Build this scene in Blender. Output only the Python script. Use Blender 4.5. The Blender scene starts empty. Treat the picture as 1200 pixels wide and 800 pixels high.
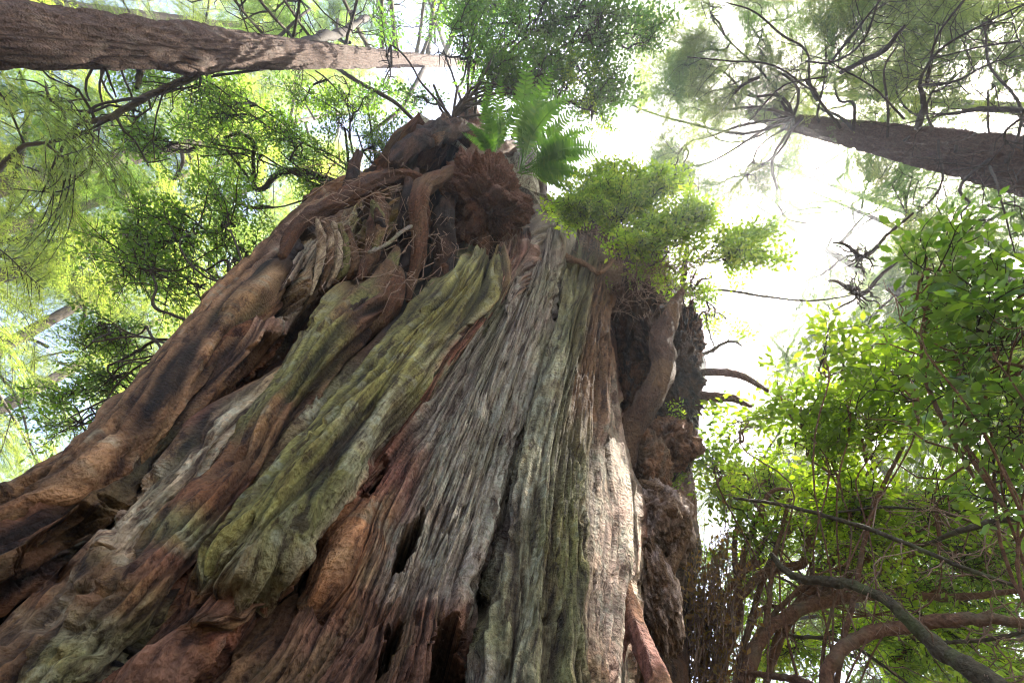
import bpy, math, random
import numpy as np
C = bpy.context.scene.collection
rng = np.random.default_rng(7)
random.seed(7)

# ------------------------------------------------------------------ camera
FPX = 533.0                                   # focal length in pixels of a 1200-wide frame
_z = np.array([50, 315, 533.0]); _z /= np.linalg.norm(_z)
_y = np.array([0, 0, 1.0]) - _z*_z[2]; _y /= np.linalg.norm(_y)
_x = np.cross(_y, _z)
if _x[0] < 0: _x = -_x
M = np.array([_x, _y, _z])                    # world = M @ (right, up, forward)
CAM = np.array([0, 0, 1.5])
cam_data = bpy.data.cameras.new('camera'); cam = bpy.data.objects.new('camera', cam_data); C.objects.link(cam)
cam_data.sensor_width = 36; cam_data.lens = 36*FPX/1200; cam_data.clip_start = .02; cam_data.clip_end = 3000
import mathutils
R3 = mathutils.Matrix([[M[i][0], M[i][1], -M[i][2]] for i in range(3)])
mw = R3.to_4x4(); mw.translation = CAM; cam.matrix_world = mw
bpy.context.scene.camera = cam
# ------------------------------------------------------------------ light
def ray(px, py):
    c = np.array([px-600, 400-py, FPX]); return M @ (c/np.linalg.norm(c))
SUN = ray(1027, 205)
sun_el = math.asin(SUN[2]); sun_az = math.atan2(SUN[0], SUN[1])
w = bpy.data.worlds.new('World'); bpy.context.scene.world = w; w.use_nodes = True
nt = w.node_tree; bg = nt.nodes['Background']
sky = nt.nodes.new('ShaderNodeTexSky'); sky.sky_type = 'NISHITA'; sky.sun_disc = False
sky.sun_elevation = sun_el; sky.sun_rotation = sun_az; sky.dust_density = 4.0; sky.air_density = .8; sky.ozone_density = .6
nt.links.new(sky.outputs[0], bg.inputs[0]); bg.inputs[1].default_value = 0.15
sl = bpy.data.lights.new('sun', 'SUN'); sl.energy = 5.0; sl.angle = math.radians(.53); sl.color = (1, .95, .86)
so = bpy.data.objects.new('sun', sl); C.objects.link(so)
so.rotation_euler = mathutils.Vector(SUN).to_track_quat('Z', 'Y').to_euler()
S = bpy.context.scene
S.view_settings.view_transform = 'Standard'; S.view_settings.look = 'None'; S.view_settings.gamma = 1
S.view_settings.exposure = 2.65
S.cycles.use_denoising = True; S.cycles.filter_width = 1.1
S.cycles.max_bounces = 7; S.cycles.diffuse_bounces = 4; S.cycles.transmission_bounces = 5; S.cycles.transparent_max_bounces = 4

# ------------------------------------------------------------------ helpers
def PD(px, py, dist): return CAM + ray(px, py)*dist            # slant distance
def PH(px, py, d):                                             # horizontal distance
    r = ray(px, py); return CAM + r*(d/math.hypot(r[0], r[1]))
def m_per_px(p):
    return float((np.asarray(p)-CAM) @ M[:, 2])/FPX
def rays(px, py):
    c = np.stack([px-600, 400-py, np.full_like(px, FPX)], -1); c /= np.linalg.norm(c, axis=-1, keepdims=True)
    return c @ M.T
_perm = np.random.default_rng(3).permutation(256); _perm = np.concatenate([_perm, _perm, _perm]).astype(np.int32)
_g = np.random.default_rng(4).normal(size=(256, 3)); _g /= np.linalg.norm(_g, axis=1, keepdims=True); _g = _g.astype(np.float32)
def noise(x, y, z):
    x = np.asarray(x, np.float32); y = np.asarray(y, np.float32)+np.zeros_like(x); z = np.asarray(z, np.float32)+np.zeros_like(x)
    xi = np.floor(x).astype(np.int32); yi = np.floor(y).astype(np.int32); zi = np.floor(z).astype(np.int32)
    xf, yf, zf = x-xi, y-yi, z-zi
    xi &= 255; yi &= 255; zi &= 255
    f = lambda t: t*t*t*(t*(t*6-15)+10)
    u, v, w_ = f(xf), f(yf), f(zf)
    out = 0
    for dx in (0, 1):
        a = _perm[xi+dx]
        wx = u if dx else 1-u
        for dy in (0, 1):
            b = _perm[a+yi+dy]
            wy = v if dy else 1-v
            for dz in (0, 1):
                h = _perm[b+zi+dz] & 255
                g = _g[h]
                out = out + wx*wy*(w_ if dz else 1-w_)*(g[..., 0]*(xf-dx)+g[..., 1]*(yf-dy)+g[..., 2]*(zf-dz))
    return out*1.6
def fbm(x, y, z, o=3, g=.5):
    s = 0; a = 1
    for k in range(o):
        s = s + a*noise(x*2**k+17*k, y*2**k+31*k, z*2**k+7*k); a *= g
    return s
def ridged(x, y, z): return 1-2*np.abs(noise(x, y, z))
def smooth(a, b, x):
    t = np.clip((x-a)/(b-a), 0, 1); return t*t*(3-2*t)
def mesh_np(name, V, F, mats, col=None, uv=None, smooth_=True, midx=None):
    """V (n,3), F list of arrays with 3 or 4 columns"""
    me = bpy.data.meshes.new(name)
    Fs = [np.asarray(f, np.int32) for f in (F if isinstance(F, list) else [F]) if len(f)]
    V = np.asarray(V, np.float32)
    me.vertices.add(len(V)); me.vertices.foreach_set('co', V.ravel())
    loops = np.concatenate([f.ravel() for f in Fs])
    tot = np.concatenate([np.full(len(f), f.shape[1], np.int32) for f in Fs])
    st = np.concatenate([[0], np.cumsum(tot)[:-1]]).astype(np.int32)
    me.loops.add(len(loops)); me.loops.foreach_set('vertex_index', loops)
    me.polygons.add(len(tot)); me.polygons.foreach_set('loop_start', st)
    try: me.polygons.foreach_set('loop_total', tot)
    except Exception: pass
    if smooth_: me.polygons.foreach_set('use_smooth', np.ones(len(tot), bool))
    if midx is not None: me.polygons.foreach_set('material_index', midx.astype(np.int32))
    me.update(calc_edges=True)
    if col is not None:
        a = me.attributes.new('col', 'FLOAT_COLOR', 'POINT')
        a.data.foreach_set('color', np.concatenate([col, np.ones((len(col), 1))], 1).astype(np.float32).ravel())
    if uv is not None:
        a = me.attributes.new('grain', 'FLOAT_VECTOR', 'POINT')
        a.data.foreach_set('vector', np.asarray(uv, np.float32).ravel())
    for m in (mats if isinstance(mats, list) else [mats]): me.materials.append(m)
    return me
def link(name, me, parent=None, loc=None):
    o = bpy.data.objects.new(name, me); C.objects.link(o)
    if parent is not None: o.parent = parent
    if loc is not None: o.location = loc
    return o
def thing(name, label, cat, loc=(0, 0, 0), group=None):
    o = bpy.data.objects.new(name, None); C.objects.link(o); o.location = loc
    o['label'] = label; o['category'] = cat
    if group: o['group'] = group
    o.empty_display_size = .2
    bpy.context.view_layer.update()
    return o
def child(name, me, parent):
    """mesh data is in world coordinates; parent sits at its own location"""
    o = bpy.data.objects.new(name, me); C.objects.link(o); o.parent = parent
    o.location = -np.array(parent.location)
    return o
class Acc:
    def __init__(s): s.V = []; s.Q = []; s.T = []; s.n = 0; s.cols = []
    def add(s, V, Q=None, T=None, col=None):
        if Q is not None and len(Q): s.Q.append(np.asarray(Q)+s.n)
        if T is not None and len(T): s.T.append(np.asarray(T)+s.n)
        s.V.append(np.asarray(V, float)); s.n += len(V)
        s.cols.append(np.tile(col if col is not None else (.2, .2, .2), (len(V), 1)))
    def tube(s, P, R, k=5, col=None, knob=0, seed=0, twist=0):
        V, Q = tube_geo(P, R, k, knob, seed); s.add(V, Q, None, col)
    def mesh(s, name, mats, col=False):
        F = []
        if s.Q: F.append(np.concatenate(s.Q))
        if s.T: F.append(np.concatenate(s.T))
        return mesh_np(name, np.concatenate(s.V), F, mats, np.concatenate(s.cols) if col else None)
def catmull(P, n):
    P = np.asarray(P, float)
    if len(P) == 2: t = np.linspace(0, 1, n)[:, None]; return P[0]*(1-t)+P[1]*t
    L = np.concatenate([[0], np.cumsum(np.linalg.norm(np.diff(P[:, :3], axis=0), axis=1)+1e-9)])
    return pchip(L, P, np.linspace(0, L[-1], n), soft=True)
def pchip(x, Y, xq, soft=False):
    x = np.asarray(x, float); Y = np.asarray(Y, float)
    h = np.diff(x); d = (Y[1:]-Y[:-1])/h.reshape((-1,)+(1,)*(Y.ndim-1))
    m = np.zeros_like(Y); m[0] = d[0]; m[-1] = d[-1]
    w1 = h[1:].reshape((-1,)+(1,)*(Y.ndim-1)); w2 = h[:-1].reshape((-1,)+(1,)*(Y.ndim-1))
    av = (d[:-1]*w1+d[1:]*w2)/(w1+w2)
    if soft: m[1:-1] = av
    else:
        lim = 3*np.minimum(np.abs(d[:-1]), np.abs(d[1:]))
        m[1:-1] = np.where(d[:-1]*d[1:] > 0, np.sign(av)*np.minimum(np.abs(av), lim), 0)
    i = np.clip(np.searchsorted(x, xq, side='right')-1, 0, len(x)-2)
    sh = (-1,)+(1,)*(Y.ndim-1)
    hh = h[i].reshape(sh); t = ((xq-x[i])/h[i]).reshape(sh)
    return (2*t**3-3*t**2+1)*Y[i]+(t**3-2*t**2+t)*hh*m[i]+(-2*t**3+3*t**2)*Y[i+1]+(t**3-t**2)*hh*m[i+1]
def tube_geo(P, R, k=5, knob=0, seed=0):
    P = np.asarray(P, float); n = len(P); R = np.broadcast_to(np.asarray(R, float), (n,))
    T = np.gradient(P, axis=0); T /= np.linalg.norm(T, axis=1, keepdims=True)+1e-9
    ref = np.array([.31, .22, .92]) if abs(T[0][2]) < .8 else np.array([1., .1, 0])
    a = np.cross(T, ref); a /= np.linalg.norm(a, axis=1, keepdims=True)+1e-9
    b = np.cross(T, a)
    th = np.linspace(0, 2*np.pi, k, endpoint=False)
    rr = np.repeat(R[:, None], k, 1)
    if knob:
        L = np.concatenate([[0], np.cumsum(np.linalg.norm(np.diff(P, axis=0), axis=1))])
        sc = 1/max(R.max(), 1e-3)
        rr = rr*(1+knob*fbm(np.cos(th)[None, :]*1.3+seed+0*rr, np.sin(th)[None, :]*1.3+0*rr, L[:, None]*sc*.45+0*rr, 3)
                 + knob*1.0*noise(np.cos(th)[None, :]*5+seed+0*rr, np.sin(th)[None, :]*5+0*rr, L[:, None]*sc*.12+0*rr)*(k > 9)
                 + knob*.5*noise(np.cos(th)[None, :]*4+seed+0*rr, np.sin(th)[None, :]*4+0*rr, L[:, None]*sc*.4+0*rr))
    V = P[:, None]+rr[..., None]*(np.cos(th)[None, :, None]*a[:, None]+np.sin(th)[None, :, None]*b[:, None])
    V = V.reshape(-1, 3)
    i = np.arange(n-1)[:, None]*k; j = np.arange(k)[None, :]; j2 = (j+1) % k
    Q = np.stack([i+j, i+j2, i+k+j2, i+k+j], -1).reshape(-1, 4)
    return V, Q
def wander(p0, p1, n, amp, r=None, sag=0):
    r = r or rng
    p0 = np.asarray(p0, float); p1 = np.asarray(p1, float); L = np.linalg.norm(p1-p0)
    t = np.linspace(0, 1, n)
    P = p0+(p1-p0)*t[:, None]
    o = r.normal(size=(4, 3))
    for k in range(4):
        P = P + o[k]*amp*L*.5/(k+1)*np.sin(np.pi*(k+1)*t)[:, None]
    P[:, 2] += sag*L*np.sin(np.pi*t)
    return P

# ------------------------------------------------------------------ materials
def newmat(name):
    m = bpy.data.materials.new(name); m.use_nodes = True; t = m.node_tree; t.nodes.clear()
    return m, t, t.nodes.new, t.links.new
def ramp(t, stops):
    r = t.nodes.new('ShaderNodeValToRGB'); e = r.color_ramp.elements
    while len(e) < len(stops): e.new(.5)
    for q, (p, c) in zip(e, stops): q.position = p; q.color = (*c, 1) if len(c) == 3 else c
    return r
def wood_mat(name, src='attr', base=(.2, .14, .1), scale=(30, 30, 4), var=.5, rough=.85, spots=None, bump=.6, coord='grain'):
    m, t, N, L = newmat(name)
    out = N('ShaderNodeOutputMaterial'); b = N('ShaderNodeBsdfPrincipled'); L(b.outputs[0], out.inputs[0])
    b.inputs['Roughness'].default_value = rough; b.inputs['Specular IOR Level'].default_value = .25
    if coord == 'grain':
        a = N('ShaderNodeAttribute'); a.attribute_name = 'grain'; vec = a.outputs['Vector']
    else:
        a = N('ShaderNodeTexCoord'); vec = a.outputs['Object']
    mp = N('ShaderNodeMapping'); mp.inputs['Scale'].default_value = scale; L(vec, mp.inputs[0])
    n1 = N('ShaderNodeTexNoise'); n1.inputs['Scale'].default_value = 1; n1.inputs['Detail'].default_value = 8; n1.inputs['Roughness'].default_value = .65; n1.inputs['Distortion'].default_value = .6
    L(mp.outputs[0], n1.inputs[0])
    ob = N('ShaderNodeTexCoord').outputs['Object']
    n2 = N('ShaderNodeTexNoise'); n2.inputs['Scale'].default_value = 5; n2.inputs['Detail'].default_value = 6; L(ob, n2.inputs[0])
    n3 = N('ShaderNodeTexNoise'); n3.inputs['Scale'].default_value = 55; n3.inputs['Detail'].default_value = 3; L(ob, n3.inputs[0])
    if src == 'attr':
        c = N('ShaderNodeAttribute'); c.attribute_name = 'col'; cs = c.outputs['Color']
    else:
        c = N('ShaderNodeRGB'); c.outputs[0].default_value = (*base, 1); cs = c.outputs[0]
    r1 = ramp(t, [(.25, (1-var,)*3), (.5, (1, 1, 1)), (.75, (1+var*1.1,)*3)]); L(n1.outputs[0], r1.inputs[0])
    r3 = ramp(t, [(.3, (.65, .6, .55)), (.55, (1.05, 1.05, 1.05)), (.75, (1.3, 1.3, 1.25))]); L(n3.outputs[0], r3.inputs[0])
    mx = N('ShaderNodeMix'); mx.data_type = 'RGBA'; mx.blend_type = 'MULTIPLY'; mx.inputs[0].default_value = 1; L(cs, mx.inputs[6]); L(r1.outputs[0], mx.inputs[7])
    mx2 = N('ShaderNodeMix'); mx2.data_type = 'RGBA'; mx2.blend_type = 'MULTIPLY'; mx2.inputs[0].default_value = .8; L(mx.outputs[2], mx2.inputs[6]); L(r3.outputs[0], mx2.inputs[7])
    last = mx2.outputs[2]
    if spots:
        r2 = ramp(t, [(.52, (0, 0, 0)), (.66, (1, 1, 1))]); L(n2.outputs[0], r2.inputs[0])
        mm = N('ShaderNodeMath'); mm.operation = 'MULTIPLY'; mm.inputs[1].default_value = spots[3]; L(r2.outputs[0], mm.inputs[0])
        mx3 = N('ShaderNodeMix'); mx3.data_type = 'RGBA'; L(mm.outputs[0], mx3.inputs[0]); L(last, mx3.inputs[6]); mx3.inputs[7].default_value = (*spots[:3], 1)
        last = mx3.outputs[2]
    L(last, b.inputs['Base Color'])
    ad = N('ShaderNodeMath'); ad.operation = 'MULTIPLY_ADD'; L(n1.outputs[0], ad.inputs[0]); ad.inputs[1].default_value = 1.6; L(n3.outputs[0], ad.inputs[2])
    bp = N('ShaderNodeBump'); bp.inputs['Strength'].default_value = bump; bp.inputs['Distance'].default_value = .03
    L(ad.outputs[0], bp.inputs['Height']); L(bp.outputs[0], b.inputs['Normal'])
    return m
def leaf_mat(name, cols, trans=.5, gloss=.06, hue=.0):
    m, t, N, L = newmat(name)
    out = N('ShaderNodeOutputMaterial')
    g = N('ShaderNodeNewGeometry'); oi = N('ShaderNodeObjectInfo')
    ad = N('ShaderNodeMath'); ad.operation = 'MULTIPLY_ADD'; L(oi.outputs['Random'], ad.inputs[0]); ad.inputs[1].default_value = .45; 
    sc = N('ShaderNodeMath'); sc.operation = 'MULTIPLY'; sc.inputs[1].default_value = .55; L(g.outputs['Random Per Island'], sc.inputs[0]); L(sc.outputs[0], ad.inputs[2])
    n = len(cols); r = ramp(t, [(i/(n-1), c) for i, c in enumerate(cols)]); L(ad.outputs[0], r.inputs[0])
    d = N('ShaderNodeBsdfDiffuse'); tr = N('ShaderNodeBsdfTranslucent'); mx = N('ShaderNodeMixShader'); mx.inputs[0].default_value = trans
    L(r.outputs[0], d.inputs[0])
    tc = N('ShaderNodeMix'); tc.data_type = 'RGBA'; tc.blend_type = 'MULTIPLY'; tc.inputs[0].default_value = 1
    L(r.outputs[0], tc.inputs[6]); tc.inputs[7].default_value = (2.6, 2.35, .8, 1); L(tc.outputs[2], tr.inputs[0])
    L(d.outputs[0], mx.inputs[1]); L(tr.outputs[0], mx.inputs[2])
    gl = N('ShaderNodeBsdfGlossy'); gl.inputs['Roughness'].default_value = .4; gl.inputs[0].default_value = (.8, .85, .8, 1)
    m2 = N('ShaderNodeMixShader'); m2.inputs[0].default_value = gloss; L(mx.outputs[0], m2.inputs[1]); L(gl.outputs[0], m2.inputs[2])
    L(m2.outputs[0], out.inputs[0])
    return m
M_STUMP = wood_mat('weathered_stump_wood', 'attr', scale=(34, 34, 4.5), var=.6, bump=.9)
def _lichen(m):
    t = m.node_tree; N = t.nodes.new; L = t.links.new
    b = next(n for n in t.nodes if n.type == 'BSDF_PRINCIPLED'); src = b.inputs['Base Color'].links[0].from_socket
    a = N('ShaderNodeAttribute'); a.attribute_name = 'grain'; sx = N('ShaderNodeSeparateXYZ'); L(a.outputs['Vector'], sx.inputs[0])
    am = N('ShaderNodeMath'); am.operation = 'MULTIPLY'; am.inputs[1].default_value = 100; L(sx.outputs[1], am.inputs[0])
    n = N('ShaderNodeTexNoise'); n.inputs['Scale'].default_value = 38; n.inputs['Detail'].default_value = 7; n.inputs['Roughness'].default_value = .75; ob = N('ShaderNodeTexCoord').outputs['Object']; L(ob, n.inputs[0])
    r = ramp(t, [(.45, (0, 0, 0)), (.52, (1, 1, 1))]); L(n.outputs[0], r.inputs[0])
    mm = N('ShaderNodeMath'); mm.operation = 'MULTIPLY'; L(r.outputs[0], mm.inputs[0]); L(am.outputs[0], mm.inputs[1])
    mm2 = N('ShaderNodeMath'); mm2.operation = 'MULTIPLY'; mm2.inputs[1].default_value = .75; L(mm.outputs[0], mm2.inputs[0])
    mx = N('ShaderNodeMix'); mx.data_type = 'RGBA'; L(mm2.outputs[0], mx.inputs[0]); L(src, mx.inputs[6]); mx.inputs[7].default_value = (.32, .32, .23, 1)
    n2 = N('ShaderNodeTexNoise'); n2.inputs['Scale'].default_value = 17; n2.inputs['Detail'].default_value = 8; n2.inputs['Roughness'].default_value = .7
    mp = N('ShaderNodeMapping'); mp.inputs['Scale'].default_value = (1.6, 1, .3); L(a.outputs['Vector'], mp.inputs[0]); L(mp.outputs[0], n2.inputs[0])
    r2 = ramp(t, [(.40, (.25, .19, .16)), (.47, (.8, .75, .7)), (.6, (1.1, 1.1, 1.1))]); L(n2.outputs[0], r2.inputs[0])
    m3 = N('ShaderNodeMix'); m3.data_type = 'RGBA'; m3.blend_type = 'MULTIPLY'; m3.inputs[0].default_value = 1; L(mx.outputs[2], m3.inputs[6]); L(r2.outputs[0], m3.inputs[7])
    L(m3.outputs[2], b.inputs['Base Color'])
_lichen(M_STUMP)
M_ROOT = wood_mat('root_bark', 'attr', scale=(42, 42, 9), var=.6, bump=1., coord='obj')
M_TRUNK = wood_mat('hemlock_bark', 'rgb', base=(.105, .066, .046), scale=(30, 30, 16), var=.6, spots=(.15, .12, .095, .4), bump=1.)
M_TRUNK2 = wood_mat('far_trunk_bark', 'rgb', base=(.11, .09, .075), scale=(20, 20, 6), var=.5, bump=.6, coord='obj')
M_TWIG = wood_mat('twig_bark', 'rgb', base=(.055, .045, .035), scale=(30, 30, 30), var=.4, coord='obj', bump=.3)
M_MOSSTWIG = wood_mat('mossy_branch_bark', 'rgb', base=(.075, .06, .035), scale=(25, 25, 25), var=.5, spots=(.10, .12, .04, .7), coord='obj', bump=.6)
M_REDSTEM = wood_mat('red_brown_stem_bark', 'rgb', base=(.17, .09, .052), scale=(40, 40, 40), var=.6, spots=(.16, .13, .08, .6), coord='obj', bump=.5)
M_DRY = wood_mat('dry_twig', 'rgb', base=(.24, .16, .11), scale=(30, 30, 30), var=.5, coord='obj', bump=.3)
M_LEAF = leaf_mat('small_green_leaf', [(.045, .10, .018), (.07, .15, .022), (.10, .19, .03), (.15, .24, .04)], .6)
M_LEAFY = leaf_mat('yellow_green_leaf', [(.08, .16, .015), (.13, .23, .02), (.20, .30, .03), (.30, .36, .05)], .6)
M_LEAFD = leaf_mat('dark_green_leaf', [(.03, .08, .018), (.05, .12, .022), (.07, .15, .03), (.10, .19, .03)], .55, .08)
M_LEAFB = leaf_mat('bright_oval_leaf', [(.06, .12, .012), (.095, .17, .018), (.14, .23, .025), (.22, .30, .035)], .62, .05)
M_LEAFE = leaf_mat('evergreen_oval_leaf', [(.04, .10, .018), (.065, .14, .02), (.10, .19, .03), (.16, .25, .035)], .6, .09)
M_NEEDLE = leaf_mat('hemlock_needles', [(.045, .10, .045), (.07, .14, .055), (.10, .18, .065), (.15, .22, .08)], .55)
M_NEEDLEY = leaf_mat('sunny_needles', [(.07, .12, .05), (.11, .17, .06), (.17, .23, .08), (.24, .28, .11)], .5)
M_FERN = leaf_mat('fern_green', [(.045, .12, .02), (.06, .15, .025), (.08, .18, .03), (.11, .2, .03)], .45, .05)

# ------------------------------------------------------------------ ground
def ground():
    n = 60; g = np.sign(np.linspace(-1, 1, n))*np.abs(np.linspace(-1, 1, n))**3*1500
    X, Y = np.meshgrid(g, g); Z = .15*noise(X*.3, Y*.3, 0)*np.exp(-(X**2+Y**2)/4000)
    i, j = np.meshgrid(np.arange(n-1), np.arange(n-1)); b = (j*n+i).ravel()
    m, t, N, L = newmat('forest_floor_litter')
    out = N('ShaderNodeOutputMaterial'); b_ = N('ShaderNodeBsdfPrincipled'); L(b_.outputs[0], out.inputs[0]); b_.inputs['Roughness'].default_value = .95
    tc = N('ShaderNodeTexCoord'); no = N('ShaderNodeTexNoise'); no.inputs['Scale'].default_value = 2; no.inputs['Detail'].default_value = 8; L(tc.outputs['Object'], no.inputs[0])
    r = ramp(t, [(.3, (.06, .045, .025)), (.5, (.13, .09, .05)), (.7, (.1, .12, .04))]); L(no.outputs[0], r.inputs[0]); L(r.outputs[0], b_.inputs['Base Color'])
    me = mesh_np('ground', np.stack([X, Y, Z], -1).reshape(-1, 3), np.stack([b, b+1, b+n+1, b+n], -1), m)
    o = link('ground', me); o['kind'] = 'structure'
ground()

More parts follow.
